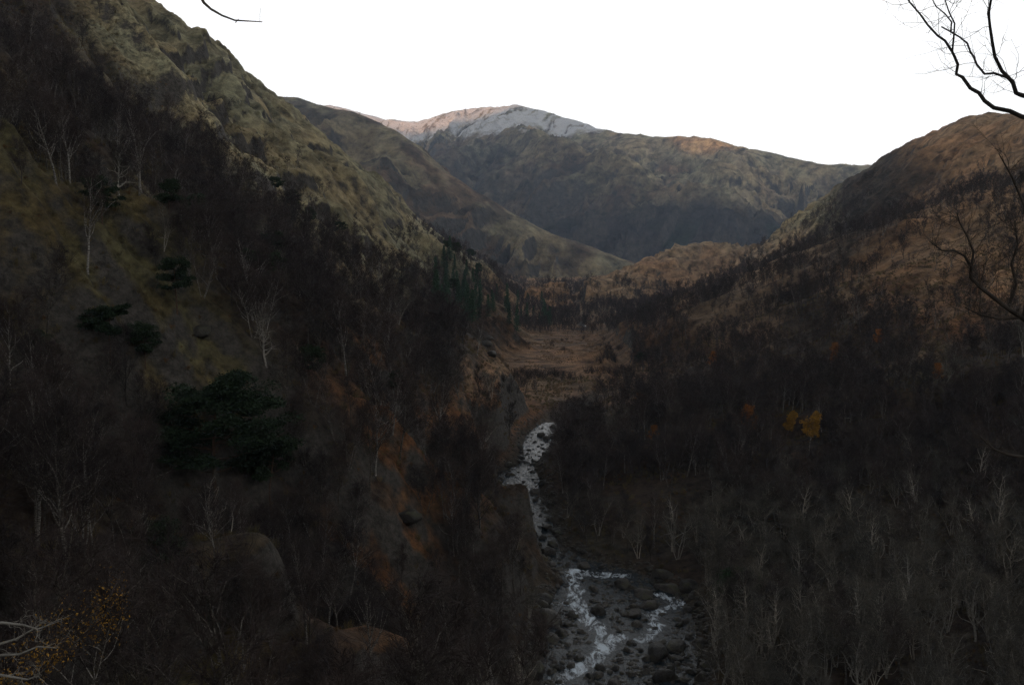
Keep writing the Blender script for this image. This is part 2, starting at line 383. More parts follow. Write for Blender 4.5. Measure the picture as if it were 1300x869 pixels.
def rock_mat():
    m, t, b = mat('wet_rock')
    tc = t.nodes.new('ShaderNodeTexCoord'); geo = t.nodes.new('ShaderNodeNewGeometry')
    n = noise(t, 1.6, 6, .7, tc.outputs['Object']); r = ramp(t, .3, .72, (.018, .016, .014, 1), (.075, .069, .060, 1)); t.links.new(n.outputs[0], r.inputs[0])
    oi = t.nodes.new('ShaderNodeObjectInfo'); r2 = ramp(t, .2, 1, (.5, .48, .44, 1), (1.7, 1.65, 1.6, 1)); t.links.new(oi.outputs['Random'], r2.inputs[0])
    c = mixc(t, 1.0, r.outputs[0], r2.outputs[0], 'MULTIPLY')
    n2 = noise(t, .9, 5, .7, tc.outputs['Object']); r3 = ramp(t, .50, .60); t.links.new(n2.outputs[0], r3.inputs[0])
    sx = t.nodes.new('ShaderNodeSeparateXYZ'); t.links.new(geo.outputs['Normal'], sx.inputs[0])
    mm = t.nodes.new('ShaderNodeMath'); mm.operation = 'MULTIPLY'; t.links.new(r3.outputs[0], mm.inputs[0]); t.links.new(sx.outputs['Z'], mm.inputs[1]); mm.use_clamp = True
    c = mixc(t, mm.outputs[0], c, (.055, .055, .022))
    t.links.new(c, b.inputs['Base Color']); b.inputs['Roughness'].default_value = .55; b.inputs['Specular IOR Level'].default_value = .4
    nb = noise(t, 3, 6, .7, tc.outputs['Object']); bp = t.nodes.new('ShaderNodeBump'); bp.inputs['Distance'].default_value = .5
    t.links.new(nb.outputs[0], bp.inputs['Height']); t.links.new(bp.outputs[0], b.inputs['Normal'])
    return m
M_ROCK = rock_mat()

# ------------------------------------------------------------------ terrain meshes
def mesh_from(name, V, F, mats, attrs=None, smooth=True, mi=None):
    me = bpy.data.meshes.new(name)
    V = np.asarray(V, np.float32); F = np.asarray(F, np.int32); k = F.shape[1]
    me.vertices.add(len(V)); me.vertices.foreach_set('co', V.ravel())
    me.loops.add(F.size); me.loops.foreach_set('vertex_index', F.ravel())
    me.polygons.add(len(F)); me.polygons.foreach_set('loop_start', np.arange(0, F.size, k, dtype=np.int32))
    if mi is not None: me.polygons.foreach_set('material_index', np.asarray(mi, np.int32))
    me.update(calc_edges=True)
    if smooth: me.polygons.foreach_set('use_smooth', np.ones(len(F), bool))
    for m in mats: me.materials.append(m)
    for n, (ty, dat) in (attrs or {}).items():
        a = me.attributes.new(n, ty, 'POINT')
        a.data.foreach_set('color' if ty == 'FLOAT_COLOR' else 'value', np.asarray(dat, np.float32).ravel())
    return me
def link(name, me, parent=None):
    o = bpy.data.objects.new(name, me); sc.collection.objects.link(o)
    if parent: o.parent = parent
    return o

az = np.radians(np.linspace(-47, 45, 1180))
rr = np.concatenate([np.geomspace(1.5, 60, 90)[:-1], np.geomspace(60, 420, 380)[:-1], np.geomspace(420, 1750, 430)[:-1], np.geomspace(1750, 6500, 430)])
AZ, RR = np.meshgrid(az, rr)
GX = RR * np.sin(AZ); GY = RR * np.cos(AZ)
GZ, GI, GE, GW = land(GX, GY)

def vertex_cover(X, Y, Z, I, E, WZ):
    px, py, f = project(X, Y, Z)
    wob = np.clip(1249 / np.maximum(f, 20) * 6, 4, 40)
    px = px + fbm(X / 25, Y / 25, 4, 101) * wob * 1.5; py = py + fbm(X / 25, Y / 25, 4, 103) * wob
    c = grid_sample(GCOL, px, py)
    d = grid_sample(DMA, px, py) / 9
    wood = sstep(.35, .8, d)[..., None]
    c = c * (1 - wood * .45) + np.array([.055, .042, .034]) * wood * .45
    farm = np.isin(I, [5, 6])
    # far hills: grass, heather, scree; darker woodland low on the flanks; light contrast painted on the spur
    n1 = fbm(X / 260, Y / 260, 5, 111); n2 = fbm(X / 90, Y / 90, 5, 113)
    fc = np.array([.235, .220, .145]) * np.ones(X.shape + (1,))
    t = sstep(-.05, .45, n1 + n2 * .5)[..., None]; fc = fc * (1 - t) + np.array([.190, .135, .088]) * t
    t = sstep(.05, .4, n2)[..., None] * .75; fc = fc * (1 - t) + np.array([.075, .062, .050]) * t
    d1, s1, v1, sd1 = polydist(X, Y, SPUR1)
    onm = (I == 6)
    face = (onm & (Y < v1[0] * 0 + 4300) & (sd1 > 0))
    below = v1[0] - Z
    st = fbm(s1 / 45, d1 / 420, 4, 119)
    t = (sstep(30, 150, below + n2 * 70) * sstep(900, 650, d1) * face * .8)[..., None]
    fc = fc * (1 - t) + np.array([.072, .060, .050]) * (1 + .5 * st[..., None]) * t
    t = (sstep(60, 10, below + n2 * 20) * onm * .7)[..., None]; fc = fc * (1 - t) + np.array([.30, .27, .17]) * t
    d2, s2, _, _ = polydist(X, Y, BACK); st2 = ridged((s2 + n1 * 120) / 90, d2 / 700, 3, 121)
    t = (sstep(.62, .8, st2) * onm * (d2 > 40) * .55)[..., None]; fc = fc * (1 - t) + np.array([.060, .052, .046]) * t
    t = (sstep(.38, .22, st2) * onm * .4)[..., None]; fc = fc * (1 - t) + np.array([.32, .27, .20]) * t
    fc = fc * np.where(onm & ~face, 1.22, 1.0)[..., None] * np.where(face & (d1 < 900), .74, 1.0)[..., None]  # spur face darkened, massif behind lightened in colour, standing in for light and haze contrast
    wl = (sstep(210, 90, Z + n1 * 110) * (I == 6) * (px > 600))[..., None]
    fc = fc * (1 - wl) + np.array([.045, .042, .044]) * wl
    conif = (sstep(.12, .3, fbm(X / 140, Y / 140, 4, 117)) * sstep(150, 70, Z) * (I == 6))[..., None]
    fc = fc * (1 - conif) + np.array([.026, .040, .030]) * conif
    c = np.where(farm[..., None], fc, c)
    bed = sstep(5, 1, E)[..., None] * (Y < 420)[..., None]
    c = c * (1 - bed) + np.array([.060, .053, .042]) * bed
    # altitude snow on the summit
    snow = sstep(470, 600, Z + n1 * 70 + n2 * 40) * np.where(px < 800, 1.0, .3) * (I == 6) * (1 - .5 * sstep(.6, .8, st2))
    return np.clip(c, 0, 1), snow
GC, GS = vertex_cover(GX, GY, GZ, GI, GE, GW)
nr, nc = GX.shape
idx = np.arange(nr * nc).reshape(nr, nc)
Q = np.stack([idx[:-1, :-1], idx[:-1, 1:], idx[1:, 1:], idx[1:, :-1]], -1).reshape(-1, 4)
QI = GI[:-1, :-1].reshape(-1).copy()
QR = RR[:-1, :-1].reshape(-1)
VV = np.stack([GX.ravel(), GY.ravel(), GZ.ravel()], -1)
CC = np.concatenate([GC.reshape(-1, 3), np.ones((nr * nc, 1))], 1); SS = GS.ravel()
for ci, nm in enumerate(COMP):
    sel = QI == ci
    if not sel.any(): continue
    F = Q[sel]; u, inv = np.unique(F, return_inverse=True); F = inv.reshape(F.shape)
    fr = QR[sel]
    if ci in (5, 6): mats = [M_FAR]; mi = None
    else: mats = [M_NEAR, M_MID]; mi = (fr > 420).astype(int)
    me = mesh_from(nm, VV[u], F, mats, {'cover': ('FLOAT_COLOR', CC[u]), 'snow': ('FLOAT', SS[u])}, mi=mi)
    o = link(nm, me); o['kind'] = 'structure'
# coarse land round the rest of the compass, and an unseen ridge added behind the viewpoint to block the sun from the glen
az2 = np.radians(np.linspace(45, 313, 150)); rr2 = np.geomspace(1.5, 6500, 110)
A2, R2 = np.meshgrid(az2, rr2); X2 = R2 * np.sin(A2); Y2 = R2 * np.cos(A2)
Z2, I2, E2, W2 = land(X2, Y2)
i2 = np.arange(Z2.size).reshape(Z2.shape)
Q2 = np.stack([i2[:-1, :-1], i2[:-1, 1:], i2[1:, 1:], i2[1:, :-1]], -1).reshape(-1, 4)
c2 = np.tile(np.array([.085, .07, .042, 1]), (Z2.size, 1))
o = link('terrain', mesh_from('terrain', np.stack([X2.ravel(), Y2.ravel(), Z2.ravel()], -1), Q2, [M_MID], {'cover': ('FLOAT_COLOR', c2)})); o['kind'] = 'structure'

xb = np.arange(-6000, 2501, 40.); hb = np.interp(xb, [q[0] for q in BLOCKER_CREST], [q[1] for q in BLOCKER_CREST]) + fbm(xb / 130, xb * 0, 4, 140) * 22
tb = np.linspace(-1, 1, 25); XB, TB_ = np.meshgrid(xb, tb)
ZB = hb[None, :] - np.abs(TB_) * (hb[None, :] + 120) + fbm(XB / 200, TB_ * 5, 4, 141) * 60 * np.abs(TB_); YB = -2100 + TB_ * 1500
ib = np.arange(XB.size).reshape(XB.shape); QB = np.stack([ib[:-1, :-1], ib[:-1, 1:], ib[1:, 1:], ib[1:, :-1]], -1).reshape(-1, 4)
o = link('sun_blocking_ridge', mesh_from('sun_blocking_ridge', np.stack([XB.ravel(), YB.ravel(), ZB.ravel()], -1), QB, [M_MID], {'cover': ('FLOAT_COLOR', np.tile(np.array([.085, .07, .042, 1]), (XB.size, 1)))})); o['kind'] = 'structure'
lr = np.log(rr)
def ground_z(X, Y):
    X = np.atleast_1d(np.asarray(X, float)); Y = np.atleast_1d(np.asarray(Y, float))
    a = np.arctan2(X, Y); r = np.hypot(X, Y)
    x = np.clip((a - az[0]) / (az[1] - az[0]), 0, nc - 1.001); xi = x.astype(int); fx = x - xi
    yi = np.clip(np.searchsorted(rr, r) - 1, 0, nr - 2); fy = np.clip((r - rr[yi]) / (rr[yi + 1] - rr[yi]), 0, 1)
    def s(A): return (A[yi, xi] * (1 - fx) + A[yi, xi + 1] * fx) * (1 - fy) + (A[yi + 1, xi] * (1 - fx) + A[yi + 1, xi + 1] * fx) * fy
    return s(GZ), GI[yi, xi], s(GE)
# skyline angle of everything nearer, to know what the photo can see
ELV = GZ / np.maximum(RR, .1)
HOR = np.maximum.accumulate(ELV, axis=0)
def visible(X, Y, Ztop):
    a = np.arctan2(X, Y); r = np.hypot(X, Y)
    xi = np.clip(((a - az[0]) / (az[1] - az[0])).astype(int), 0, nc - 1)
    yi = np.clip(np.searchsorted(rr, r) - 2, 0, nr - 1)
    return Ztop / r > HOR[yi, xi]

# ------------------------------------------------------------------ the river
def river():
    pts = np.array(RIV); keep = pts[:, 1] < 1700; pts = pts[keep][1:]
    seg = np.hypot(np.diff(pts[:, 0]), np.diff(pts[:, 1])); s = np.concatenate([[0], np.cumsum(seg)])
    step = np.concatenate([np.arange(0, s[-1] * 1.0, .9)])
    step = step[(np.interp(step, s, pts[:, 1]) > 60) & (np.interp(step, s, pts[:, 1]) < 950)]
    c = np.stack([np.interp(step, s, pts[:, i]) for i in range(4)], -1)
    k = np.hanning(9); k /= k.sum()
    for i in range(4): c[:, i] = np.convolve(np.pad(c[:, i], 4, 'edge'), k, 'valid')
    t = np.gradient(c[:, :2], axis=0); t /= np.linalg.norm(t, axis=1)[:, None]; n = np.stack([t[:, 1], -t[:, 0]], -1)
    m = 34; u = np.linspace(-1, 1, m)
    Wd = c[:, 3] + np.where(c[:, 1] > 345, .2, .9)
    X = c[:, 0:1] + n[:, 0:1] * u * Wd[:, None]; Y = c[:, 1:2] + n[:, 1:2] * u * Wd[:, None]
    Z = c[:, 2:3] + np.zeros_like(X)
    Z = Z + fbm(X / 2.6, Y / 2.6, 3, 201) * .20 + np.abs(fbm(X / 6, Y / 4, 2, 204)) * .22
    i = np.arange(X.size).reshape(X.shape)
    F = np.stack([i[:-1, :-1], i[:-1, 1:], i[1:, 1:], i[1:, :-1]], -1)
    F = F[(c[:-1, 1] < 350) | ((c[:-1, 1] > 800) & (c[:-1, 1] < 850))].reshape(-1, 4)
    me = mesh_from('water', np.stack([X.ravel(), Y.ravel(), Z.ravel()], -1), F, [])
    # white-water channels: X, Y lines traced on the land
    m_, t_, b = mat('river_water')
    geo = t_.nodes.new('ShaderNodeNewGeometry'); pos = geo.outputs['Position']
    mp = t_.nodes.new('ShaderNodeMapping'); mp.inputs['Scale'].default_value = (1, .45, 1); t_.links.new(pos, mp.inputs[0])
    w1 = noise(t_, .42, 8, .74, mp.outputs[0]); w1.inputs['Distortion'].default_value = 1.6
    at = t_.nodes.new('ShaderNodeAttribute'); at.attribute_name = 'rapid'
    ad = t_.nodes.new('ShaderNodeMath'); ad.operation = 'MULTIPLY_ADD'; ad.inputs[1].default_value = .20; t_.links.new(at.outputs['Fac'], ad.inputs[0]); t_.links.new(w1.outputs[0], ad.inputs[2])
    fo = ramp(t_, .66, .80); t_.links.new(ad.outputs[0], fo.inputs[0])
    t_.links.new(mixc(t_, fo.outputs[0], (.018, .026, .031), (.70, .78, .84)), b.inputs['Base Color'])
    rg = t_.nodes.new('ShaderNodeMapRange'); rg.inputs['To Min'].default_value = .12; rg.inputs['To Max'].default_value = .7; t_.links.new(fo.outputs[0], rg.inputs['Value'])
    t_.links.new(rg.outputs[0], b.inputs['Roughness']); b.inputs['Specular IOR Level'].default_value = .16
    nb = noise(t_, 1.6, 5, .6, mp.outputs[0]); bp = t_.nodes.new('ShaderNodeBump'); bp.inputs['Distance'].default_value = .35
    t_.links.new(nb.outputs[0], bp.inputs['Height']); t_.links.new(bp.outputs[0], b.inputs['Normal'])
    me.materials.append(m_)
    rap = np.zeros(X.shape)
    for ch, wd in CHAN:
        dd, _, _, _ = polydist(X, Y, ch); rap = np.maximum(rap, 1 - sstep(wd * .5, wd * 1.3, dd))
    rap = np.where(Y > 236, np.maximum(rap, .05 + .5 * sstep(-.1, .35, fbm(X / 5, Y / 14, 3, 207))), rap)
    a = me.attributes.new('rapid', 'FLOAT', 'POINT'); a.data.foreach_set('value', rap.ravel().astype(np.float32))
    o = link('river', me); o['kind'] = 'structure'; return o
def chan(l): return [Pz(a, b_, z)[:2] for a, b_, z in l]
CHAN = [(chan([(700, 900, -74.5), (708, 862, -74), (748, 842, -73.6), (770, 822, -73.2), (762, 800, -72.8), (744, 783, -72.5), (728, 765, -72.1), (732, 742, -71.7), (728, 728, -71.4), (765, 730, -71.4), (795, 732, -71.4)]), 2.2),
        (chan([(760, 815, -73), (790, 808, -72.8), (815, 812, -72.8), (835, 795, -72.6), (826, 778, -72.4), (868, 768, -72.2), (838, 755, -72)]), 1.8),
        (chan([(698, 765, -72), (728, 768, -72.2)]), 1.2)]
river()

# ------------------------------------------------------------------ boulders
def rock_mesh(seed, sub=3):
    import bmesh
    bm = bmesh.new(); bmesh.ops.create_icosphere(bm, subdivisions=sub, radius=1)
    V = np.array([v.co[:] for v in bm.verts]); r_ = np.random.default_rng(seed)
    # cut by random planes for facets
    for _ in range(9):
        n = r_.normal(size=3); n /= np.linalg.norm(n); h = r_.uniform(.62, .9)
        d = V @ n; V = V - np.where(d > h, (d - h) * .85, 0)[:, None] * n
    V *= 1 + (fbm(V[:, 0] * 1.7 + seed, V[:, 1] * 1.7 + V[:, 2] * 1.3, 3, seed) * .16)[:, None]
    V *= np.array([1, r_.uniform(.7, 1), r_.uniform(.5, .75)])
    for v, c in zip(bm.verts, V): v.co = c
    me = bpy.data.meshes.new('boulder'); bm.to_mesh(me); bm.free(); me.materials.append(M_ROCK)
    me.polygons.foreach_set('use_smooth', np.ones(len(me.polygons), bool))
    return me
ROCKS = [rock_mesh(300 + i) for i in range(9)]
def region_name(px, py):
    if 690 < px < 885 and py > 700:
        a = 'by the bottom edge' if py > 815 else ('in the white rapids' if py > 745 else 'above the white rapids')
        b_ = 'left' if px < 745 else ('middle' if px < 815 else 'right')
        return '%s, %s side' % (a, b_) if b_ != 'middle' else a + ', middle'
    if 600 < px < 720 and py > 520:
        return 'in the stream ' + ('below the pale bend' if py > 635 else ('at the pale bend' if py > 590 else 'above the pale bend'))
    return 'on the slope'
boulder_pts = []
def try_boulder(X, Y, r_, zoff, tag_):
    for (x, y, q, *_r) in boulder_pts:
        if (x - X) ** 2 + (y - Y) ** 2 < ((q + r_) * .62) ** 2: return
    boulder_pts.append((X, Y, r_, zoff, tag_))
rp = np.array(RIV)
tries = 0
while len(boulder_pts) < 295 and tries < 40000:
    tries += 1
    px = rnd.uniform(600, 900); py = rnd.uniform(535, 880) if len(boulder_pts) > 110 else rnd.uniform(538, 712)
    zt = np.interp(py, [540, 565, 600, 650, 700, 735, 790, 866], [-58.3, -60.2, -63, -67, -70, -71.4, -72.6, -74])
    X, Y, _ = Pz(px, py, zt)
    d, s_, V_, sd = polydist(np.array([X]), np.array([Y]), RIV); e = d[0] - V_[1][0]
    if e > 3.5: continue
    inch = min(polydist(np.array([X]), np.array([Y]), c)[0][0] - wd for c, wd in CHAN)
    p_ = .9 if e > -2.5 else .35
    if Y < 236: p_ = .95 if inch > 1.2 else (.10 if inch < 0 else .5)
    else: p_ = .9 if e > -1.2 or 573 < py < 600 else .4
    if rnd.random() > p_: continue
    r_ = min(2.6, .62 * rnd.paretovariate(1.8)) * (1 if Y < 236 else .8)
    if inch < .5 and Y < 236: r_ = min(r_, 1.1)
    if Y > 236: r_ = min(r_, 1.7)
    try_boulder(X, Y, r_, .1 if e < 0 else .3, region_name(px, py))
BX = np.array([b[0] for b in boulder_pts]); BY = np.array([b[1] for b in boulder_pts])
bz, _, be = ground_z(BX, BY)
dd, _, bv, _ = polydist(BX, BY, RIV)
sizes = ['small', 'mid-sized', 'large']
for i, (X, Y, r_, zo, reg) in enumerate(boulder_pts):
    o = link('boulder', ROCKS[i % 9])
    z = max(bz[i], bv[0][i] - .1) if be[i] < 2 else bz[i]
    o.location = (X, Y, z + r_ * .12)
    o.scale = (r_ * rnd.uniform(.9, 1.25), r_ * rnd.uniform(.8, 1.1), r_ * rnd.uniform(.85, 1.25))
    o.rotation_euler = (rnd.uniform(-.25, .25), rnd.uniform(-.25, .25), rnd.uniform(0, 6.28))
    tall = o.scale[2] > r_ * 1.05
    o['label'] = '%s %s boulder %s' % (sizes[0 if r_ < 1 else 1 if r_ < 1.7 else 2], 'humped' if tall else 'low', reg)
    o['category'] = 'boulder'; o['group'] = 'boulders in and beside the stream'
# loose stones nobody could count, along the banks
sv, sf, off = [], [], 0
base = rock_mesh(77, 1); bvx = np.array([v.co[:] for v in base.vertices]); bfx = np.array([p.vertices[:] for p in base.polygons])
n_st = 0
while n_st < 2600:
    k = 3000
    py = rng.uniform(535, 890, k); px = rng.uniform(590, 910, k)
    zt = np.interp(py, [540, 565, 600, 650, 700, 735, 790, 866], [-58.3, -60.2, -63, -67, -70, -71.4, -72.6, -74])
    v = (CYP - py) / F_PX; dy = math.cos(PITCH) + v * math.sin(PITCH); dz = -math.sin(PITCH) + v * math.cos(PITCH)
    Y = zt / dz * dy; X = (px - CXP) / F_PX / dy * Y
    d, _, V_, _ = polydist(X, Y, RIV); e = d - V_[1]
    inch = np.min([polydist(X, Y, c)[0] - wd for c, wd in CHAN], axis=0)
    ok = ((e > -1.5) & (e < 5)) | ((e < 0) & (inch > .8) & (Y < 236) & (rng.random(k) < .7))
    X, Y, e, wz_ = X[ok], Y[ok], e[ok], V_[0][ok]
    gz, _, _ = ground_z(X, Y); z = np.maximum(gz, wz_ - .05)
    for x, y, zz in zip(X, Y, z):
        s_ = rnd.uniform(.25, .75); a = rnd.uniform(0, 6.28); ca, sa = math.cos(a), math.sin(a)
        M = np.array([[ca, -sa, 0], [sa, ca, 0], [0, 0, 1]])
        sv.append((bvx * [s_ * rnd.uniform(.8, 1.4), s_, s_ * rnd.uniform(.7, 1.2)]) @ M.T + [x, y, zz]); sf.append(bfx + off); off += len(bvx)
        n_st += 1
o = link('stones', mesh_from('stones', np.concatenate(sv), np.concatenate(sf), [M_ROCK])); o['kind'] = 'stuff'
o['label'] = 'loose wet stones strewn along both banks of the stream'; o['category'] = 'stones'

# ------------------------------------------------------------------ tree builders
class Tubes:
    def __init__(s): s.V = []; s.F = []; s.n = 0
    def tube(s, pts, rad, sides=5):
        pts = np.asarray(pts, float); n = len(pts)
        t = np.gradient(pts, axis=0); t /= np.maximum(np.linalg.norm(t, axis=1), 1e-6)[:, None]
        ref = np.array([0.31, .17, .93]) if abs(t[0, 2]) < .8 else np.array([1, .1, 0])
        u = np.cross(t, ref); u /= np.linalg.norm(u, axis=1)[:, None]; v = np.cross(t, u)
        a = np.arange(sides) * 2 * np.pi / sides
        ring = pts[:, None] + np.asarray(rad)[:, None, None] * (u[:, None] * np.cos(a)[None, :, None] + v[:, None] * np.sin(a)[None, :, None])
        i = np.arange(n * sides).reshape(n, sides) + s.n; j = np.roll(i, -1, 1)
        f = np.stack([i[:-1], j[:-1], j[1:], i[1:]], -1).reshape(-1, 4)
        s.V.append(ring.reshape(-1, 3)); s.F.append(f); s.n += n * sides
    def ribbons(s, A, B, w, sag=0.0, r_=None):
        "many thin tapering blades A->B, each a bent strip of two quads"
        A = np.asarray(A); B = np.asarray(B); k = len(A)
        if not k: return
        d = B - A; q = r_.normal(size=(k, 3)); p = np.cross(d, q); p /= np.maximum(np.linalg.norm(p, axis=1), 1e-6)[:, None]
        l = np.linalg.norm(d, axis=1)[:, None]
        mid = (A + B) / 2 + np.array([0, 0, 1]) * sag * l + p * l * .08
        w = np.asarray(w).reshape(-1, 1) * np.ones((k, 1))
        vs = np.stack([A - p * w, A + p * w, mid - p * w * .7, mid + p * w * .7, B - p * w * .25, B + p * w * .25], 1).reshape(-1, 3)
        b = np.arange(k)[:, None] * 6 + s.n
        s.F.append(np.concatenate([b + [0, 1, 3, 2], b + [2, 3, 5, 4]])); s.V.append(vs); s.n += 6 * k
    def cards(s, C, size, r_, flat=0.0):
        "small leaf-sized quads, random facing"
        k = len(C); a = r_.normal(size=(k, 3)); a[:, 2] *= (1 - flat); a /= np.linalg.norm(a, axis=1)[:, None]
        b = np.cross(a, r_.normal(size=(k, 3))); b /= np.linalg.norm(b, axis=1)[:, None]
        sz = size * r_.uniform(.6, 1.4, (k, 1))
        vs = np.stack([C - a * sz, C - b * sz * .45, C + a * sz, C + b * sz * .45], 1).reshape(-1, 3)
        s.V.append(vs); s.F.append(np.arange(k * 4).reshape(k, 4) + s.n); s.n += 4 * k
    def data(s): return np.concatenate(s.V), np.concatenate(s.F)

def unit(v): v = np.asarray(v, float); return v / max(np.linalg.norm(v), 1e-9)
def wander(p, d, length, n, bend, up, r_):
    pts = [np.array(p, float)]; d = unit(d)
    for i in range(n):
        d = unit(d + r_.normal(size=3) * bend + np.array([0, 0, up]))
        pts.append(pts[-1] + d * length / n)
    return np.array(pts)
def along(pts, t):
    k = t * (len(pts) - 1); i = min(int(k), len(pts) - 2); f = k - i
    return pts[i] * (1 - f) + pts[i + 1] * f, unit(pts[i + 1] - pts[i])

def bare_tree(seed, H=11., stems=1, spread=.5, lean=0., nprim=22, nsec=6, ntw=9, tw=.011, gnarl=.16, twlen=.8, low=.3, r0=.15, upk=.10):
    r_ = np.random.default_rng(seed); T = Tubes(); C = Tubes()
    TA, TB = [], []
    for st in range(stems):
        a = r_.uniform(0, 6.28); le = lean if stems == 1 else r_.uniform(.18, .45)
        h = H * r_.uniform(.8, 1) if stems > 1 else H
        tr = wander((r_.normal() * .12 * (stems > 1), r_.normal() * .12 * (stems > 1), -.5), (math.cos(a) * le, math.sin(a) * le, 1), h + .5, 11, gnarl * .35, .03, r_)
        rad = r0 * (h / 11) * np.linspace(1, .12, 12) ** 1.1 * (1 if stems == 1 else .72)
        rad[0] *= 1.35
        T.tube(tr, rad, 6)
        np_ = max(6, int(nprim / (1 if stems == 1 else stems * .75)))
        for i in range(np_):
            t = low + (1 - low) * (i + r_.random()) / np_; t = min(t, .985)
            p, d = along(tr, t)
            aa = r_.uniform(0, 6.28); sp = spread * r_.uniform(.7, 1.4)
            dd_ = unit(d * (1 - sp * .55) + np.array([math.cos(aa), math.sin(aa), .15]) * sp * 1.4)
            ln = h * (.36 * (1 - t) ** .7 + .10) * r_.uniform(.65, 1.25)
            br = wander(p, dd_, ln, 6, gnarl, upk, r_)
            rb = np.interp(t, [0, 1], [rad[0], rad[-1]]) * .42 * np.linspace(1, .2, 7) + .008
            T.tube(br, rb, 4)
            for j in range(nsec):
                tt = .2 + .8 * (j + r_.random()) / nsec; q, e = along(br, min(tt, .98))
                d2 = unit(e + r_.normal(size=3) * .65 + np.array([0, 0, .1])); l2 = ln * .42 * r_.uniform(.5, 1.2) * (1.15 - tt * .5)
                b2 = wander(q, d2, l2, 3, gnarl * 1.3, upk * .7, r_)
                C.tube(b2, np.linspace(.019, .007, 4) * (1 + tw * 12), 3)
                nn = ntw
                ts = r_.random(nn) * .95 + .05
                for q_ in ts:
                    g, e2 = along(b2, q_ * .98)
                    TA.append(g); TB.append(g + unit(e2 + r_.normal(size=3) * .55 + np.array([0, 0, .12])) * twlen * r_.uniform(.4, 1.3))
    TA = np.array(TA); TB = np.array(TB)
    C.ribbons(TA, TB, tw, .03, r_)
    # second order twigs
    k = len(TA); f = r_.uniform(.3, .9, (k, 1)); A2_ = TA + (TB - TA) * f
    L_ = np.linalg.norm(TB - TA, axis=1)[:, None]
    C.ribbons(A2_, A2_ + (TB - TA) * .45 + r_.normal(size=(k, 3)) * .3 * L_, tw * .8, .02, r_)
    A3 = TA + (TB - TA) * r_.uniform(.1, .7, (k, 1))
    C.ribbons(A3, A3 + (TB - TA) * .4 + r_.normal(size=(k, 3)) * .35 * L_, tw * .8, .02, r_)
    return T, C, TB
def shrub(seed, H=2.5, n=26, tw=.012):
    r_ = np.random.default_rng(seed); T = Tubes(); C = Tubes(); TA, TB = [], []
    for i in range(n):
        a = r_.uniform(0, 6.28); sp = r_.uniform(.1, .8); l = H * r_.uniform(.6, 1.1)
        b_ = wander((math.cos(a) * sp * .6, math.sin(a) * sp * .6, -.1), (math.cos(a) * sp, math.sin(a) * sp, 1), l, 5, .15, .05, r_)
        T.tube(b_, np.linspace(.028, .01, 6), 3)
        for t in r_.random(14) * .75 + .25:
            q, e = along(b_, min(t, .98)); TA.append(q); TB.append(q + unit(e + r_.normal(size=3) * .6) * r_.uniform(.3, .8) * H * .3)
    TA = np.array(TA); TB = np.array(TB); C.ribbons(TA, TB, tw, 0, r_)
    A2_ = TA * .5 + TB * .5; C.ribbons(A2_, A2_ + (TB - TA) * .5 + r_.normal(size=TA.shape) * .15, tw * .8, 0, r_)
    return T, C, TB
def pine(seed, H=12., levels=11, card=.20, ncard=150, flat=1.0, wide=.36, lean=0.0, lowc=.38):
    r_ = np.random.default_rng(seed); T = Tubes(); C = Tubes()
    a = r_.uniform(0, 6.28)
    tr = wander((0, 0, -.6), (math.cos(a) * lean, math.sin(a) * lean, 1), H * .93 + .6, 12, .05, .03, r_)
    T.tube(tr, np.linspace(1, .25, 13) * .026 * H * .62, 7)
    for i in range(levels):
        t = lowc + (1 - lowc) * (i + .5 * r_.random()) / levels
        for k in range(3 if i < levels - 1 else 4):
            if r_.random() < .18 and i < levels * .6: continue
            p, d = along(tr, min(t, .97)); aa = r_.uniform(0, 6.28)
            ln = H * wide * r_.uniform(.55, 1.1) * math.sin(math.pi * (.30 + .58 * (t - lowc) / (1 - lowc)))
            br = wander(p, (math.cos(aa), math.sin(aa), .18), ln, 6, .14, .05, r_)
            T.tube(br, np.linspace(1, .22, 7) * .012 * H * .5 * (1.3 - t), 4)
            for j in range(4):
                c, e = along(br, .45 + .54 * (j + r_.random()) / 4)
                c = c + r_.normal(size=3) * [.09 * ln, .09 * ln, .03 * H * .3]
                if j == 3: c = br[-1]
                sz = H * r_.uniform(.045, .085)
                m_ = int(ncard * r_.uniform(.35, .95))
                g = r_.normal(size=(m_, 3)); g /= np.linalg.norm(g, axis=1)[:, None]; g *= r_.random((m_, 1)) ** .4
                g *= [sz * 1.45, sz * 1.45, sz * .60]; g[:, 2] += -.18 * (g[:, 0] ** 2 + g[:, 1] ** 2) / sz + .2 * sz
                C.cards(c + g, card, r_)
    return T, C
def spruce(seed, H=9.):
    r_ = np.random.default_rng(seed); T = Tubes(); C = Tubes()
    T.tube([(0, 0, -.4), (0, 0, H * .5), (0, 0, H)], [.12, .08, .02], 5)
    for i in range(22):
        t = .1 + .9 * i / 22; z = H * t; rad = H * .20 * (1 - t) ** .8 + .1
        for a in r_.random(9) * 6.28:
            l = rad * r_.uniform(.6, 1.15); k = 10
            s_ = r_.random((k, 1)) ** .7
            p = np.array([[0, 0, z]]) + s_ * l * np.array([[math.cos(a), math.sin(a), -.35]]) + r_.normal(size=(k, 3)) * .12
            C.cards(p, .17, r_)
    return T, C
def leafy(seed, H, mat_n=900, card=.09, rad=(.2, .9)):
    T, C, TB = bare_tree(seed, H=H, nprim=14, nsec=5, ntw=7, spread=.5, twlen=.5)
    r_ = np.random.default_rng(seed + 1); Lf = Tubes()
    k = r_.integers(0, len(TB), mat_n); c = TB[k] + r_.normal(size=(mat_n, 3)) * .18
    Lf.cards(c, card, r_)
    return T, C, Lf

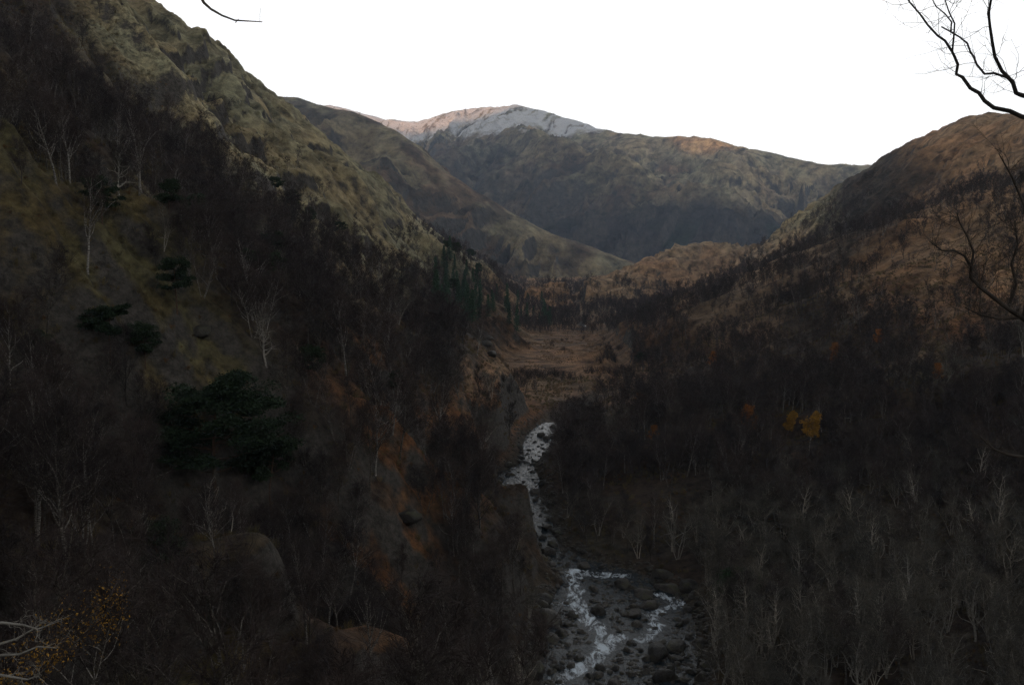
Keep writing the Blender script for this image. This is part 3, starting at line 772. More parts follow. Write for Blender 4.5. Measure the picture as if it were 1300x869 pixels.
def proto(name, T, C, mt, mc, extra=None):
    out = [('trunk', mesh_from(name + '_trunk', *T.data(), [mt])), ('crown', mesh_from(name + '_crown', *C.data(), [mc], smooth=False))]
    if extra is not None: out.append(('leaves', mesh_from(name + '_leaves', *extra[0].data(), [extra[1]], smooth=False)))
    return out
def merged(name, T, C, mt, mc):
    Vt, Ft = T.data(); Vc, Fc = C.data()
    return mesh_from(name, np.concatenate([Vt, Vc]), np.concatenate([Ft, Fc + len(Vt)]), [mt, mc], mi=np.concatenate([np.zeros(len(Ft)), np.ones(len(Fc))]), smooth=False)

BIRCH_SPECS = [dict(H=12, nprim=26, lean=.05), dict(H=10, stems=2, nprim=30), dict(H=13, nprim=24, lean=.14, spread=.4), dict(H=9, nprim=22, spread=.6, low=.2),
               dict(H=11, stems=3, nprim=34), dict(H=12, nprim=26, spread=.55, lean=.08)]
BIRCH_LOOK = ['slender bare birch', 'twin-stemmed bare birch', 'tall leaning birch', 'short broad birch', 'many-stemmed bare birch', 'straight bare birch']
BIRCH = []; 
for i, s_ in enumerate(BIRCH_SPECS):
    T, C, _ = bare_tree(500 + i, **s_, ntw=8, tw=.011)
    BIRCH.append(proto('birch', T, C, M_BIRCH if i != 3 else M_BARK, M_TWIG))
OAK_SPECS = [dict(H=11, stems=3, nprim=30, spread=.75, gnarl=.26, r0=.2), dict(H=12, nprim=24, spread=.85, gnarl=.3, r0=.27, low=.22), dict(H=10, stems=4, nprim=40, spread=.7, gnarl=.3, r0=.18), dict(H=9.5, nprim=22, spread=.9, gnarl=.34, r0=.26, low=.18)]
OAK_LOOK = ['many-stemmed pale-twigged tree', 'crooked grey oak', 'bushy tangled grey tree', 'low wide oak']
OAK = []
for i, s_ in enumerate(OAK_SPECS):
    T, C, _ = bare_tree(600 + i, **s_, ntw=5, nsec=6, tw=.013, twlen=.75)
    OAK.append(proto('oak', T, C, M_LIMB, M_TWIGG))
# lighter copies for the far woods
FARB = []
for i in range(6):
    sp = dict(BIRCH_SPECS[i]); sp['nprim'] = 16; 
    T, C, _ = bare_tree(700 + i, **sp, nsec=4, ntw=5, tw=.032, twlen=1.0)
    FARB.append(merged('far_birch', T, C, M_BIRCH if i % 2 == 0 else M_BARK, M_TWIG))
MIDB = []
for i in range(5):
    sp = dict(BIRCH_SPECS[i]); sp['nprim'] = 22
    T, C, _ = bare_tree(740 + i, **sp, nsec=5, ntw=7, tw=.018, twlen=.9)
    MIDB.append(merged('mid_birch', T, C, M_BIRCH if i != 3 else M_BARK, M_TWIG))
T, C, _ = bare_tree(760, **OAK_SPECS[0], nsec=6, ntw=7, tw=.018); MIDB.append(merged('mid_oak', T, C, M_LIMB, M_TWIGG))
PINES = []
for i, s_ in enumerate([dict(H=12), dict(H=10, wide=.45, levels=8, lowc=.5), dict(H=13, lean=.15, levels=9, lowc=.45), dict(H=11, wide=.42, levels=10)]):
    T, C = pine(800 + i, **s_); PINES.append(proto('pine', T, C, M_PBARK, M_PINE))
SPRUCES = []
for i in range(3):
    T, C = spruce(830 + i, H=8 + i); SPRUCES.append(proto('spruce', T, C, M_BARK, M_SPRUCE))
SHRUBS = []
for i in range(3):
    T, C, _ = shrub(850 + i, H=2.6 + .4 * i); SHRUBS.append(proto('shrub', T, C, M_BARK, M_TWIG))

def place(name, parts, loc, rz, s, label, cat, group=None, tilt=(0, 0)):
    e = bpy.data.objects.new(name, None); sc.collection.objects.link(e)
    e.location = loc; e.rotation_euler = (tilt[0], tilt[1], rz); e.scale = (s, s, s) if not isinstance(s, tuple) else s
    e.empty_display_size = .3
    e['label'] = label; e['category'] = cat
    if group: e['group'] = group
    for pn_, me in parts:
        o = bpy.data.objects.new(pn_, me); sc.collection.objects.link(o); o.parent = e
    return e

# ------------------------------------------------------------------ where the woods stand
def scatter(n, rmin, rmax, spacing, hshift, fn, seed):
    r_ = np.random.default_rng(seed)
    u = r_.random(n); r = np.sqrt(rmin ** 2 + u * (rmax ** 2 - rmin ** 2)); a = r_.uniform(R(-31), R(31), n)
    X = r * np.sin(a); Y = r * np.cos(a)
    if spacing:
        key = np.floor(X / spacing).astype(np.int64) * 100003 + np.floor(Y / spacing).astype(np.int64)
        _, u_ = np.unique(key, return_index=True); X, Y = X[u_], Y[u_]
    Z, I, E = ground_z(X, Y)
    px, py, f = project(X, Y, Z + hshift)
    ok = (E > np.where(Y > 420, .6, 4.0)) & (px > -60) & (px < 1360) & (py > -40) & (py < 990) & fn(X, Y, Z, I, E, px, py)
    ok &= visible(X, Y, Z + 12)
    X, Y, Z = X[ok], Y[ok], Z[ok]
    return X, Y, Z
r_sc = np.random.default_rng(77)
def dens(X, Y, Z, I, E, px, py):
    w_ = np.clip(1249 / np.maximum(Y, 20) * 5, 3, 25)
    qx = px + fbm(X / 22, Y / 22, 3, 301) * w_ * 2; qy = py + fbm(X / 22, Y / 22, 3, 303) * w_
    d = grid_sample(DMA, qx, qy) / 9
    clump = fbm(X / 26, Y / 26, 3, 305) * 2.2
    p = np.clip(d * (1 + clump), 0, 1) * (d > .04)
    p = np.where((I == 4) & (py < 356), p * .06, p)
    p = np.where((polydist(X, Y, RIGHT)[0] < 95) & (I == 2), 0, p)
    p = np.where(I >= 5, np.where(I == 7, p, 0), p)
    return r_sc.random(X.shape) < p
nx, ny, nz = scatter(40000, 42, 330, 3.5, 5, dens, 1)
fx_, fy_, fz_ = scatter(260000, 330, 1750, 4.3, 4, dens, 2)
bx_, by_, bf_ = project(fx_, fy_, fz_)
inm = (bx_ > 570 + (by_ < 440) * 20) & (bx_ < 805) & (by_ > 424) & (by_ < 500) & (fy_ < 960)
front = (bx_ > 600) & (bx_ < 800) & (by_ >= 497) & (by_ < 535)
spr = (((bx_ - 608) / 48) ** 2 + ((by_ - 396) / 17) ** 2 < 1) | (((bx_ - 578) / 24) ** 2 + ((by_ - 365) / 26) ** 2 < 1)
fk = ~(spr & (r_sc.random(len(fx_)) < .75)) & ~inm & ~(front & (r_sc.random(len(fx_)) < .5))
fx_, fy_, fz_ = fx_[fk], fy_[fk], fz_[fk]
print('near candidates', len(nx), 'far', len(fx_))
hh = r_sc.uniform(.62, 1.12, len(nx))
px, py, f = project(nx, ny, nz + 5)
oakp = sstep(760, 980, px + (py - 600) * .8) * sstep(560, 700, py)
is_oak = r_sc.random(len(nx)) < np.clip(oakp * .9 + .04, 0, 1)
# keep a gap in front of the open view over the stream
topx, topy, _ = project(nx, ny, nz + 11 * hh)
basex, basey, _ = project(nx, ny, nz); cw = 1.3 * F_PX / f
over_stream = np.zeros(len(nx), bool)
for x0, x1, y0, y1 in [(632, 690, 588, 634), (670, 704, 640, 700), (700, 880, 716, 880), (666, 702, 545, 582), (198, 350, 470, 612), (1012, 1042, 535, 575), (985, 1008, 525, 558)]:
    cw_ = cw * (1.8 if y1 > 800 else 1)
    over_stream |= (px + cw_ > x0) & (px - cw_ < x1) & (topy < y1) & (basey > y0)
over_stream &= r_sc.random(len(nx)) < .985
keep = ~over_stream & ~((f < 80) & (px > 840) & (r_sc.random(len(nx)) < .9)) & ~((f < 75) & (px < 640) & (px > 200) & (r_sc.random(len(nx)) < .4))
nx, ny, nz, hh, px, py, f, is_oak = [a[keep] for a in (nx, ny, nz, hh, px, py, f, is_oak)]
score = np.where((px > -10) & (px < 1310) & (py < 930), hh / f, 0)

def where_words(px, py, f):
    if px < 330:
        if py < 330: return 'high on the craggy left hillside'
        if py < 480: return 'on the slope above the big pine' if px > 150 else 'on the slope by the left edge'
        if py < 620: return 'beside the big dark pine' if px > 150 else 'in the wood by the left edge'
        if py < 740: return 'just above the golden leaves' if px < 170 else 'below the big dark pine'
        return 'beside the golden leaves' if px < 170 else 'on mossy ground, lower left'
    if px < 520:
        if py < 450: return 'halfway up the left side'
        if py < 600: return 'beside the rusty bracken'
        if py < 740: return 'left of the rusty bracken clearing'
        return 'at the bottom, left of centre'
    if px < 730:
        if py < 540: return 'by the near edge of the meadow'
        if py < 640: return 'left of the pale bend'
        if py < 740: return 'left of the narrow stream'
        return 'left of the lower rapids'
    if px < 950:
        if py < 540: return 'right of the flat meadow'
        if py < 640: return 'right of the pale bend'
        if py < 740: return 'on the right bank above the boulders'
        return 'right of the lower rapids'
    if py < 470: return 'below the tan slope on the right'
    if py < 600: return 'near the yellow birch' if px < 1110 else 'by the right edge, halfway up'
    if py < 720: return 'below the yellow birch' if px < 1110 else 'by the right edge, lower down'
    return 'in the lower right thicket' if px < 1130 else 'in the bottom right corner'
stuff_near = []
for kind, sel, protos, looks, lim, nm in (('birch', ~is_oak, BIRCH, BIRCH_LOOK, 270, 'birch_tree'), ('oak', is_oak, OAK, OAK_LOOK, 200, 'oak_tree')):
    ids = np.where(sel)[0]; order = ids[np.argsort(-score[ids])]
    for k, i in enumerate(order):
        v = int(r_sc.integers(0, len(protos)))
        if k < lim and score[i] > 0:
            s_ = float(hh[i]) * (1.12 if kind == 'birch' else 1.0)
            ww = where_words(px[i], py[i], f[i])
            place(nm, protos[v], (nx[i], ny[i], nz[i] - .1), r_sc.uniform(0, 6.28), s_, looks[v] + ' ' + ww, 'tree', 'bare trees ' + ww, (r_sc.normal() * .05, r_sc.normal() * .05))
        else:
            stuff_near.append((nx[i], ny[i], nz[i], hh[i], 5 if kind == 'oak' else v % 5))

def gn_scatter(name, pts, scl, idx_, meshes, label, cat, squash=None):
    col = bpy.data.collections.new(name + '_kinds')
    for j, me in enumerate(meshes):
        o = bpy.data.objects.new('kind_%02d' % j, me); col.objects.link(o)
    pts = np.asarray(pts, np.float32); n = len(pts)
    me = bpy.data.meshes.new(name); me.vertices.add(n); me.vertices.foreach_set('co', pts.ravel())
    r_ = np.random.default_rng(n)
    a = me.attributes.new('scl', 'FLOAT_VECTOR', 'POINT')
    sv_ = np.stack([scl * r_.uniform(.85, 1.15, n), scl * r_.uniform(.85, 1.15, n), scl], -1).astype(np.float32); a.data.foreach_set('vector', sv_.ravel())
    a = me.attributes.new('rot', 'FLOAT_VECTOR', 'POINT')
    rv = np.stack([r_.normal(size=n) * .06, r_.normal(size=n) * .06, r_.uniform(0, 6.28, n)], -1).astype(np.float32); a.data.foreach_set('vector', rv.ravel())
    a = me.attributes.new('kind_index', 'INT', 'POINT'); a.data.foreach_set('value', np.asarray(idx_, np.int32))
    o = link(name, me)
    g = bpy.data.node_groups.new(name, 'GeometryNodeTree')
    g.interface.new_socket('Geometry', in_out='INPUT', socket_type='NodeSocketGeometry')
    g.interface.new_socket('Geometry', in_out='OUTPUT', socket_type='NodeSocketGeometry')
    N = g.nodes; gi = N.new('NodeGroupInput'); go = N.new('NodeGroupOutput')
    ci = N.new('GeometryNodeCollectionInfo'); ci.inputs['Collection'].default_value = col; ci.inputs['Separate Children'].default_value = True; ci.inputs['Reset Children'].default_value = True
    ip = N.new('GeometryNodeInstanceOnPoints'); ip.inputs['Pick Instance'].default_value = True
    def na(nm_, ty):
        x = N.new('GeometryNodeInputNamedAttribute'); x.data_type = ty; x.inputs['Name'].default_value = nm_; return x.outputs['Attribute']
    er = N.new('FunctionNodeEulerToRotation')
    g.links.new(gi.outputs[0], ip.inputs['Points']); g.links.new(ci.outputs[0], ip.inputs['Instance'])
    g.links.new(na('kind_index', 'INT'), ip.inputs['Instance Index'])
    g.links.new(na('rot', 'FLOAT_VECTOR'), er.inputs[0]); g.links.new(er.outputs[0], ip.inputs['Rotation'])
    g.links.new(na('scl', 'FLOAT_VECTOR'), ip.inputs['Scale']); g.links.new(ip.outputs[0], go.inputs[0])
    md = o.modifiers.new('scatter', 'NODES'); md.node_group = g
    o['kind'] = 'stuff'; o['label'] = label; o['category'] = cat
    return o
sn = np.array(stuff_near)
gn_scatter('woodland', sn[:, :3] - [0, 0, .1], sn[:, 3] * 1.05, sn[:, 4], MIDB, 'bare woodland of birch and oak filling the glen behind the nearer trees', 'woodland')
fh = r_sc.uniform(.45, 1.0, len(fx_)) * np.clip(.85 + fbm(fx_ / 30, fy_ / 30, 2, 307) * .8, .5, 1.25)
gn_scatter('far_woodland', np.stack([fx_, fy_, fz_ - .2], -1), fh * 1.0, r_sc.integers(0, 6, len(fx_)), FARB, 'distant purple-brown bare birch wood covering the far slopes', 'woodland')
# heather and bracken tufts over the open slopes
def dshrub(X, Y, Z, I, E, px, py):
    return (r_sc.random(X.shape) < np.clip(.5 + fbm(X / 12, Y / 12, 3, 401) * 1.6, 0, 1) * np.where(grid_sample(DMA, px, py) > .5, 1, .05)) & (I != 6) & (I != 5)
hx, hy, hz = scatter(110000, 45, 480, 1.6, 0, dshrub, 5)
M_TUFT = simple('dead_grass', (.13, .108, .052), .4, 3, objvar=.35); M_BRACK = simple('dead_bracken', (.13, .07, .032), .4, 3, objvar=.35)
SH = []
for i in range(3):
    T, C, _ = shrub(870 + i, H=1.0 + .3 * i, n=16, tw=.014); SH.append(merged('undergrowth', T, C, M_TUFT, M_TUFT if i else M_BRACK))
gn_scatter('undergrowth', np.stack([hx, hy, hz], -1), r_sc.uniform(.3, .9, len(hx)), r_sc.integers(0, 3, len(hx)), SH, 'low heather and dead bracken growing over the open slopes', 'undergrowth')

mx = rng.uniform(-45, 90, 16000); my = rng.uniform(420, 960, 16000); mz, mi_, me_ = ground_z(mx, my)
qx, qy, _ = project(mx, my, mz); ok = (me_ > 1) & (qx > 560) & (qx < 815) & (qy > 420) & (qy < 505) & (fbm(mx / 14, my / 30, 3, 411) > .05)
M_TUSS = simple('pale_dead_grass', (.27, .185, .115), .3, 3, objvar=.3)
T, C, _ = shrub(880, H=.9, n=14, tw=.03)
gn_scatter('tussocks', np.stack([mx, my, mz], -1)[ok], rng.uniform(.3, .85, ok.sum()), np.zeros(ok.sum()), [merged('tussock', T, C, M_TUSS, M_TUSS)], 'pale dead grass tussocks covering the flat meadow', 'grass')

# ------------------------------------------------------------------ single trees the photograph picks out
def on_ground(px_, py_, y0=40, y1=1700):
    "first point of the land seen at this place"
    u = (px_ - CXP) / F_PX; v = (CYP - py_) / F_PX
    dy = math.cos(PITCH) + v * math.sin(PITCH); dz = -math.sin(PITCH) + v * math.cos(PITCH)
    Y = np.geomspace(y0, y1, 3000); X = u / dy * Y; Zr = dz / dy * Y
    gz, _, _ = ground_z(X, Y); h = np.where(gz >= Zr)[0]
    i = h[0] if len(h) else -1
    return float(X[i]), float(Y[i]), float(gz[i])
BT, BC = pine(900, H=17, levels=16, ncard=330, card=.2, wide=.5, lowc=.30)
BIGP = proto('big_pine', BT, BC, M_PBARK, M_PINE)
X, Y, Z = on_ground(275, 640)
sB = 1.0 * (165 * Y / F_PX) / 17
place('pine_tree', BIGP, (X, Y, Z), .6, (sB * 1.25, sB * 1.25, sB), 'largest dark green pine with a broad layered crown, middle of the left side', 'pine tree')
X, Y, Z = on_ground(345, 655)
place('pine_tree', PINES[1], (X, Y, Z), 2.2, .95 * (110 * Y / F_PX) / 10, 'smaller pine with drooping boughs just right of the largest pine', 'pine tree')
PT = [(130, 285, 60, 3, 'dark pine with an open crown on the high left slope'), (215, 275, 45, 0, 'pine on the brow beside the bare grassy knoll, upper left'),
      (250, 300, 55, 1, 'pine below the bare grassy knoll on the left hillside'), (225, 400, 75, 2, 'leaning pine in the middle of the brown left slope'),
      (330, 385, 70, 1, 'flat-topped pine at the edge of the open brown slope left of centre'), (345, 345, 50, 3, 'upper pine of the group above the open brown slope'),
      (140, 460, 75, 1, 'pine with a forked trunk low on the brown left slope'), (60, 480, 60, 0, 'dim pine by the left edge above the dark wood'),
      (205, 750, 110, 2, 'crooked small pine with a bent trunk at the lower left'), (400, 490, 50, 3, 'pine on the slope below the rusty bracken, left of centre'),
      (503, 505, 34, 0, 'round green pine on the bracken slope, centre left'), (567, 322, 16, 1, 'leftmost pine of the skyline group on the wooded spur'),
      (578, 326, 18, 3, 'second pine of the skyline group on the wooded spur'), (598, 333, 17, 1, 'umbrella-shaped pine standing apart on the wooded spur'),
      (608, 352, 18, 0, 'pine on the right shoulder of the wooded spur'), (813, 470, 24, 1, 'flat dark green pine at the right end of the flat meadow'),
      (300, 300, 38, 0, 'pine in the dark band of crags on the left hillside'), (370, 270, 28, 3, 'pine at the upper edge of the left wood under the pale grass'),
      (395, 290, 26, 0, 'pine on the dark tree line below the pale grassy flank'), (430, 305, 24, 1, 'pine on the tree line where the pale grass widens'),
      (350, 250, 26, 1, 'highest pine on the tree line of the left hillside'), (185, 470, 60, 3, 'pine left of the largest pine'), (575, 375, 22, 2, 'pine in the green patch of the wooded spur')]
for px_, py_, hpx, v, lab in PT:
    X, Y, Z = on_ground(px_, py_); Hm = {0: 12, 1: 10, 2: 13, 3: 11}[v]
    place('pine_tree', PINES[v], (X, Y, Z), r_sc.uniform(0, 6.28), 1.0 * (hpx * Y / F_PX) / Hm, lab, 'pine tree', 'scattered pines')
# conifers on the spur and behind the meadow
k = 0
spots = []
while k < 70:
    if k < 34: px_, py_ = rnd.gauss(608, 26), rnd.gauss(396, 9)
    elif k < 56: px_, py_ = rnd.gauss(578, 14), rnd.gauss(365, 16)
    else: px_, py_ = rnd.uniform(640, 700), rnd.gauss(412, 4)
    X, Y, Z = on_ground(px_, py_, 200)
    if Y > 1500 or any((X - a) ** 2 + (Y - b) ** 2 < 9 for a, b in spots): k += 1; continue
    spots.append((X, Y)); 
    place('spruce_tree', SPRUCES[k % 3], (X, Y, Z), rnd.uniform(0, 6), rnd.uniform(1.2, 1.9), ('small dark spruce on the spur left of the meadow' if k < 34 else 'dark spruce high on the wooded spur' if k < 56 else 'small dark spruce in the row behind the flat meadow'), 'spruce tree', 'dark spruces beyond the meadow')
    k += 1
# autumn-leaved birches
def golden(seed, H, n, m_, card): 
    T, C, Lf = leafy(seed, H, n, card); return proto('golden', T, C, M_BIRCH, M_TWIG, (Lf, m_))
GOLD = golden(950, 8, 4200, M_GOLD, .2); ORNG = golden(951, 7, 2200, M_ORANGE, .16)
for px_, py_, hpx, g, lab in [(1027, 575, 46, GOLD, 'bright yellow birch standing out in the right-hand wood'), (997, 560, 36, GOLD, 'duller yellow birch just left of the bright yellow one'),
                              (950, 560, 40, ORNG, 'orange-leaved birch left of the yellow birches'), (1060, 468, 30, ORNG, 'orange birch higher in the right-hand wood'),
                              (1115, 442, 22, ORNG, 'small orange birch at the foot of the tan slope'), (812, 522, 22, ORNG, 'small orange-leaved birch right of the meadow'),
                              (1118, 575, 28, ORNG, 'orange-topped birch right of the bright yellow one'), (1190, 490, 26, ORNG, 'faint orange birch in the wood near the right edge'),
                              (905, 470, 22, ORNG, 'small rusty birch in the middle of the right-hand wood'), (830, 565, 24, ORNG, 'faint rusty birch above the right bank')]:
    X, Y, Z = on_ground(px_, py_); H_ = 8 if g is GOLD else 7
    place('birch_tree', g, (X, Y, Z), rnd.uniform(0, 6), (hpx * Y / F_PX) / H_, lab, 'tree')
# willow scrub on the meadow
MS = [(x + rnd.uniform(-3, 3), 478 + rnd.uniform(-5, 5), rnd.uniform(8, 17) * (1 - .45 * abs(x - 690) / 45)) for x in np.linspace(650, 735, 30)] + [(x, 474, 12) for x in np.linspace(745, 800, 9)] + \
     [(rnd.uniform(755, 850), rnd.uniform(440, 462), rnd.uniform(7, 12)) for _ in range(30)] + [(rnd.uniform(620, 680), rnd.uniform(482, 500), rnd.uniform(9, 14)) for _ in range(14)] + \
     [(rnd.uniform(600, 790), rnd.uniform(430, 445), rnd.uniform(4, 7)) for _ in range(22)]
for px_, py_, hpx in MS:
    X, Y, Z = on_ground(px_, py_, 200); v = rnd.randrange(3)
    lab = 'dark willow scrub in the long meadow clump' if px_ < 740 and 470 < py_ < 483 else 'low bare scrub on the far side of the meadow' if py_ < 466 else 'low bare scrub by the near edge of the meadow'
    place('willow_shrub', SHRUBS[v], (X, Y, Z), rnd.uniform(0, 6), (hpx * Y / F_PX) / (2.6 + .4 * v), lab, 'shrub', 'scrub on the meadow')
NEARO = []; M_LIMBP = simple('lichened_bark', (.42, .40, .34), .4, 3, objvar=.15); M_TWIGP = simple('lichened_twigs', (.30, .28, .235), .4, 2, objvar=.15)
for i, s_ in enumerate([dict(stems=3, nprim=34, spread=.9, gnarl=.34, r0=.19), dict(nprim=28, spread=1.1, gnarl=.38, r0=.26, low=.2), dict(stems=2, nprim=32, spread=1.0, gnarl=.34, r0=.2)]):
    T, C, _ = bare_tree(630 + i, H=11, **s_, nsec=8, ntw=3, tw=.009, twlen=.75); NEARO.append(proto('near_oak', T, C, M_LIMBP, M_TWIGP))
for px_, Yd, ty in [(905, 62, 775), (960, 56, 770), (1010, 60, 735), (1055, 50, 745), (1100, 55, 715), (1150, 48, 700), (1200, 53, 680), (1255, 50, 665), (1290, 58, 640), (1080, 40, 800), (1180, 40, 770), (990, 44, 815), (880, 50, 812), (1250, 39, 760), (1130, 66, 660), (640, 46, 838), (700, 40, 855), (590, 50, 846)]:
    X_, Y_, Zt = P(px_, ty, Yd); gz = ground_z([X_], [Y_])[0][0]; H_ = min(max((Zt - gz), 4.0), 15.0)
    lab = 'large near oak with pale tangled limbs, lower right' if px_ > 800 else 'pale twiggy crown poking up at the bottom centre'
    place('oak_tree', NEARO[rnd.randrange(3)], (X_, Y_, gz), rnd.uniform(0, 6.28), (H_ / 12.5 * 1.3, H_ / 12.5 * 1.3, H_ / 12.5), lab, 'tree', 'pale oaks nearest the viewpoint')
# boulders on the slopes
for px_, py_, r_, lab in [(517, 660, 2.8, 'big dark boulder in the bracken clearing left of the stream'), (618, 440, 2.6, 'dark boulder pair member on the left edge of the meadow'), (622, 432, 2.2, 'upper dark boulder at the left of the meadow'),
                          (625, 452, 2.0, 'low dark boulder at the left rim of the meadow'), (583, 482, 1.8, 'small boulder on the rusty bank left of the meadow'), (255, 425, 2.2, 'dark outcrop boulder on the brown left slope')]:
    X, Y, Z = on_ground(px_, py_); o = link('boulder', ROCKS[rnd.randrange(9)]); o.location = (X, Y, Z + r_ * .2); o.scale = (r_, r_ * .9, r_ * .9); o['label'] = lab; o['category'] = 'boulder'

# ------------------------------------------------------------------ trees by the viewpoint
def ptube(T, line, depth, w0, w1, sides=6, jit=.0):
    "limb through places given as px, py at a stated distance"
    pts = [P(a[0], a[1], a[2] if len(a) > 2 else depth) for a in line]; n = len(pts)
    T.tube(pts, np.linspace(w0, w1, n), sides); return np.array(pts)
def sub_twigs(T, pts, n, ln, w_, r_, up=.2, lv=2):
    for _ in range(n):
        p, d = along(pts, r_.random() * .97); dd_ = unit(d * .6 + r_.normal(size=3) * .7 + np.array([0, 0, up])); l = ln * r_.uniform(.4, 1.3)
        b_ = wander(p, dd_, l, 6, .25, .06, r_); T.tube(b_, np.linspace(w_, w_ * .4, 7), 3)
        if lv > 1: sub_twigs(T, b_, 4, ln * .5, w_ * .6, r_, up, lv - 1)
r_n = np.random.default_rng(41)
near_tree = bpy.data.objects.new('birch_tree', None); sc.collection.objects.link(near_tree)
near_tree['label'] = 'near bare tree whose crooked limbs reach in at the upper right'; near_tree['category'] = 'tree'
T = Tubes(); D = 7.0
tz = ground_z([4.9], [7.0])[0][0]
near_tree.location = (4.9, 7.0, tz); near_tree_inv = np.array([4.9, 7.0, tz])
trunk = [(4.9, 7.0, tz - .5), (4.95, 7.0, tz + 2), (4.85, 6.95, -1.0), (4.75, 7.0, .2), (4.8, 7.05, 1.6), (4.7, 7, 3.0), (4.9, 7, 4.5)]
T.tube(trunk, [.17, .14, .12, .11, .09, .06, .03], 9)
Lm = Tubes(); Tw = Tubes()
A = ptube(Lm, [(1516, 262), (1480, 230), (1400, 190), (1340, 160), (1297, 148), (1282, 141), (1262, 137), (1250, 128), (1243, 118), (1232, 112), (1222, 98), (1214, 94), (1216, 82), (1212, 72), (1209, 66), (1200, 52), (1190, 45), (1178, 32), (1168, 18), (1155, 3), (1140, -20)], D, .019, .005, 7)
B_ = ptube(Lm, [(1209, 66), (1211, 45), (1212, 30), (1205, 16), (1198, -5)], D, .007, .004)
C_ = ptube(Lm, [(1516, 212), (1480, 180), (1400, 150), (1330, 128), (1297, 121), (1290, 118), (1286, 105), (1280, 98), (1272, 90), (1263, 72), (1260, 55), (1257, 35), (1255, 18), (1259, -5)], D, .020, .008, 7)
D_ = ptube(Lm, [(1280, 99), (1262, 93), (1250, 94), (1240, 82), (1236, 72), (1232, 66), (1228, 55), (1218, 47), (1206, 40), (1195, 34)], D, .009, .005)
E_ = ptube(Lm, [(1207, 40), (1208, 28), (1200, 18), (1188, 8), (1180, -8)], D, .006, .0035)
for pth, n in ((A[7:], 9), (B_, 5), (C_[5:], 12), (D_, 7), (E_, 3)): sub_twigs(Tw, pth, n, .36, .0024, r_n, .1, 2)
def rel(Tb): 
    V_, F_ = Tb.data(); return V_ - near_tree_inv, F_
for nm, Tb, m_ in (('trunk', T, M_BARK), ('branch', Lm, M_BARK), ('twigs', Tw, M_TWIG)):
    me = mesh_from(nm, *rel(Tb), [m_]); link(nm, me, near_tree)
# second near tree, lower right
t2 = bpy.data.objects.new('oak_tree', None); sc.collection.objects.link(t2); t2['label'] = 'dark crooked limb with fine twigs at the right edge, in front of the tan slope'; t2['category'] = 'tree'
base2 = np.array([8.6, 13.0, ground_z([8.6], [13.0])[0][0]]); t2.location = tuple(base2)
T = Tubes(); T.tube([base2 + [0, 0, -.5], base2 + [.1, 0, 2.5], base2 + [-.1, 0, 5], (8.4, 13, -1.2), (8.3, 13, .4), (8.5, 13, 2)], [.2, .17, .14, .11, .08, .03], 8)
Lm = Tubes(); Tw = Tubes(); D = 13
a1 = ptube(Lm, [(1492, 590), (1460, 560), (1380, 480), (1330, 425), (1297, 403), (1280, 392), (1262, 378), (1245, 365), (1232, 352), (1233, 338), (1225, 325), (1212, 318), (1196, 318), (1180, 306)], D, .045, .008, 7)
a2 = ptube(Lm, [(1233, 340), (1236, 320), (1228, 300), (1218, 282), (1215, 270)], D, .018, .007)
a3 = ptube(Lm, [(1280, 392), (1290, 360), (1284, 335), (1292, 310), (1288, 280)], D, .025, .008)
a4 = ptube(Lm, [(1300, 405), (1310, 330), (1300, 260), (1285, 225), (1268, 195)], D, .03, .007)
a5 = ptube(Lm, [(1297, 403), (1270, 405), (1245, 400), (1225, 390)], D, .02, .006)
a6 = ptube(Lm, [(1490, 668), (1440, 640), (1360, 600), (1300, 580), (1280, 577), (1262, 570), (1245, 555)], D, .045, .01)
for pth, n in ((a1[4:], 34), (a2, 12), (a3, 18), (a4, 16), (a5, 14), (a6[3:], 12)): sub_twigs(Tw, pth, n, .62, .0048, r_n, .12, 2)
near_tree_inv = base2
for nm, Tb, m_ in (('trunk', T, M_BARK), ('branch', Lm, M_BARK), ('twigs', Tw, M_BARK)):
    link(nm, mesh_from(nm, *rel(Tb), [m_]), t2)
# left: a twig hanging in from a tree outside the frame
t3 = bpy.data.objects.new('birch_tree', None); sc.collection.objects.link(t3); t3['label'] = 'thin bare twig dipping into the sky at the top left'; t3['category'] = 'tree'
base3 = np.array([-5.2, 7.5, ground_z([-5.2], [7.5])[0][0]]); t3.location = tuple(base3); near_tree_inv = base3
T = Tubes(); T.tube([base3 + [0, 0, -.5], base3 + [0, .1, 3], (-5.1, 7.5, 0), (-5.0, 7.4, 2.6), (-4.7, 7.2, 4.6)], [.16, .14, .11, .08, .03], 8)
Tw = Tubes(); D = 7
b1 = ptube(Tw, [(-205, -60, 7.4), (-150, -60, 7.4), (-30, -190, 7.3), (90, -190), (180, -110), (225, -45), (250, -12), (259, 4), (268, 12), (282, 20), (298, 26), (315, 27), (333, 28)], D, .02, .0035, 5)
Tw.tube([P(330, 27, 7), P(330, 18, 7), P(331, 10, 7)], [.0016, .0016, .001], 3); Tw.tube([P(297, 25, 7), P(299, 29, 7), P(303, 24, 7)], [.003, .004, .002], 4)
for nm, Tb in (('trunk', T), ('branch', Tw)): link(nm, mesh_from(nm, *rel(Tb), [M_BARK]), t3)
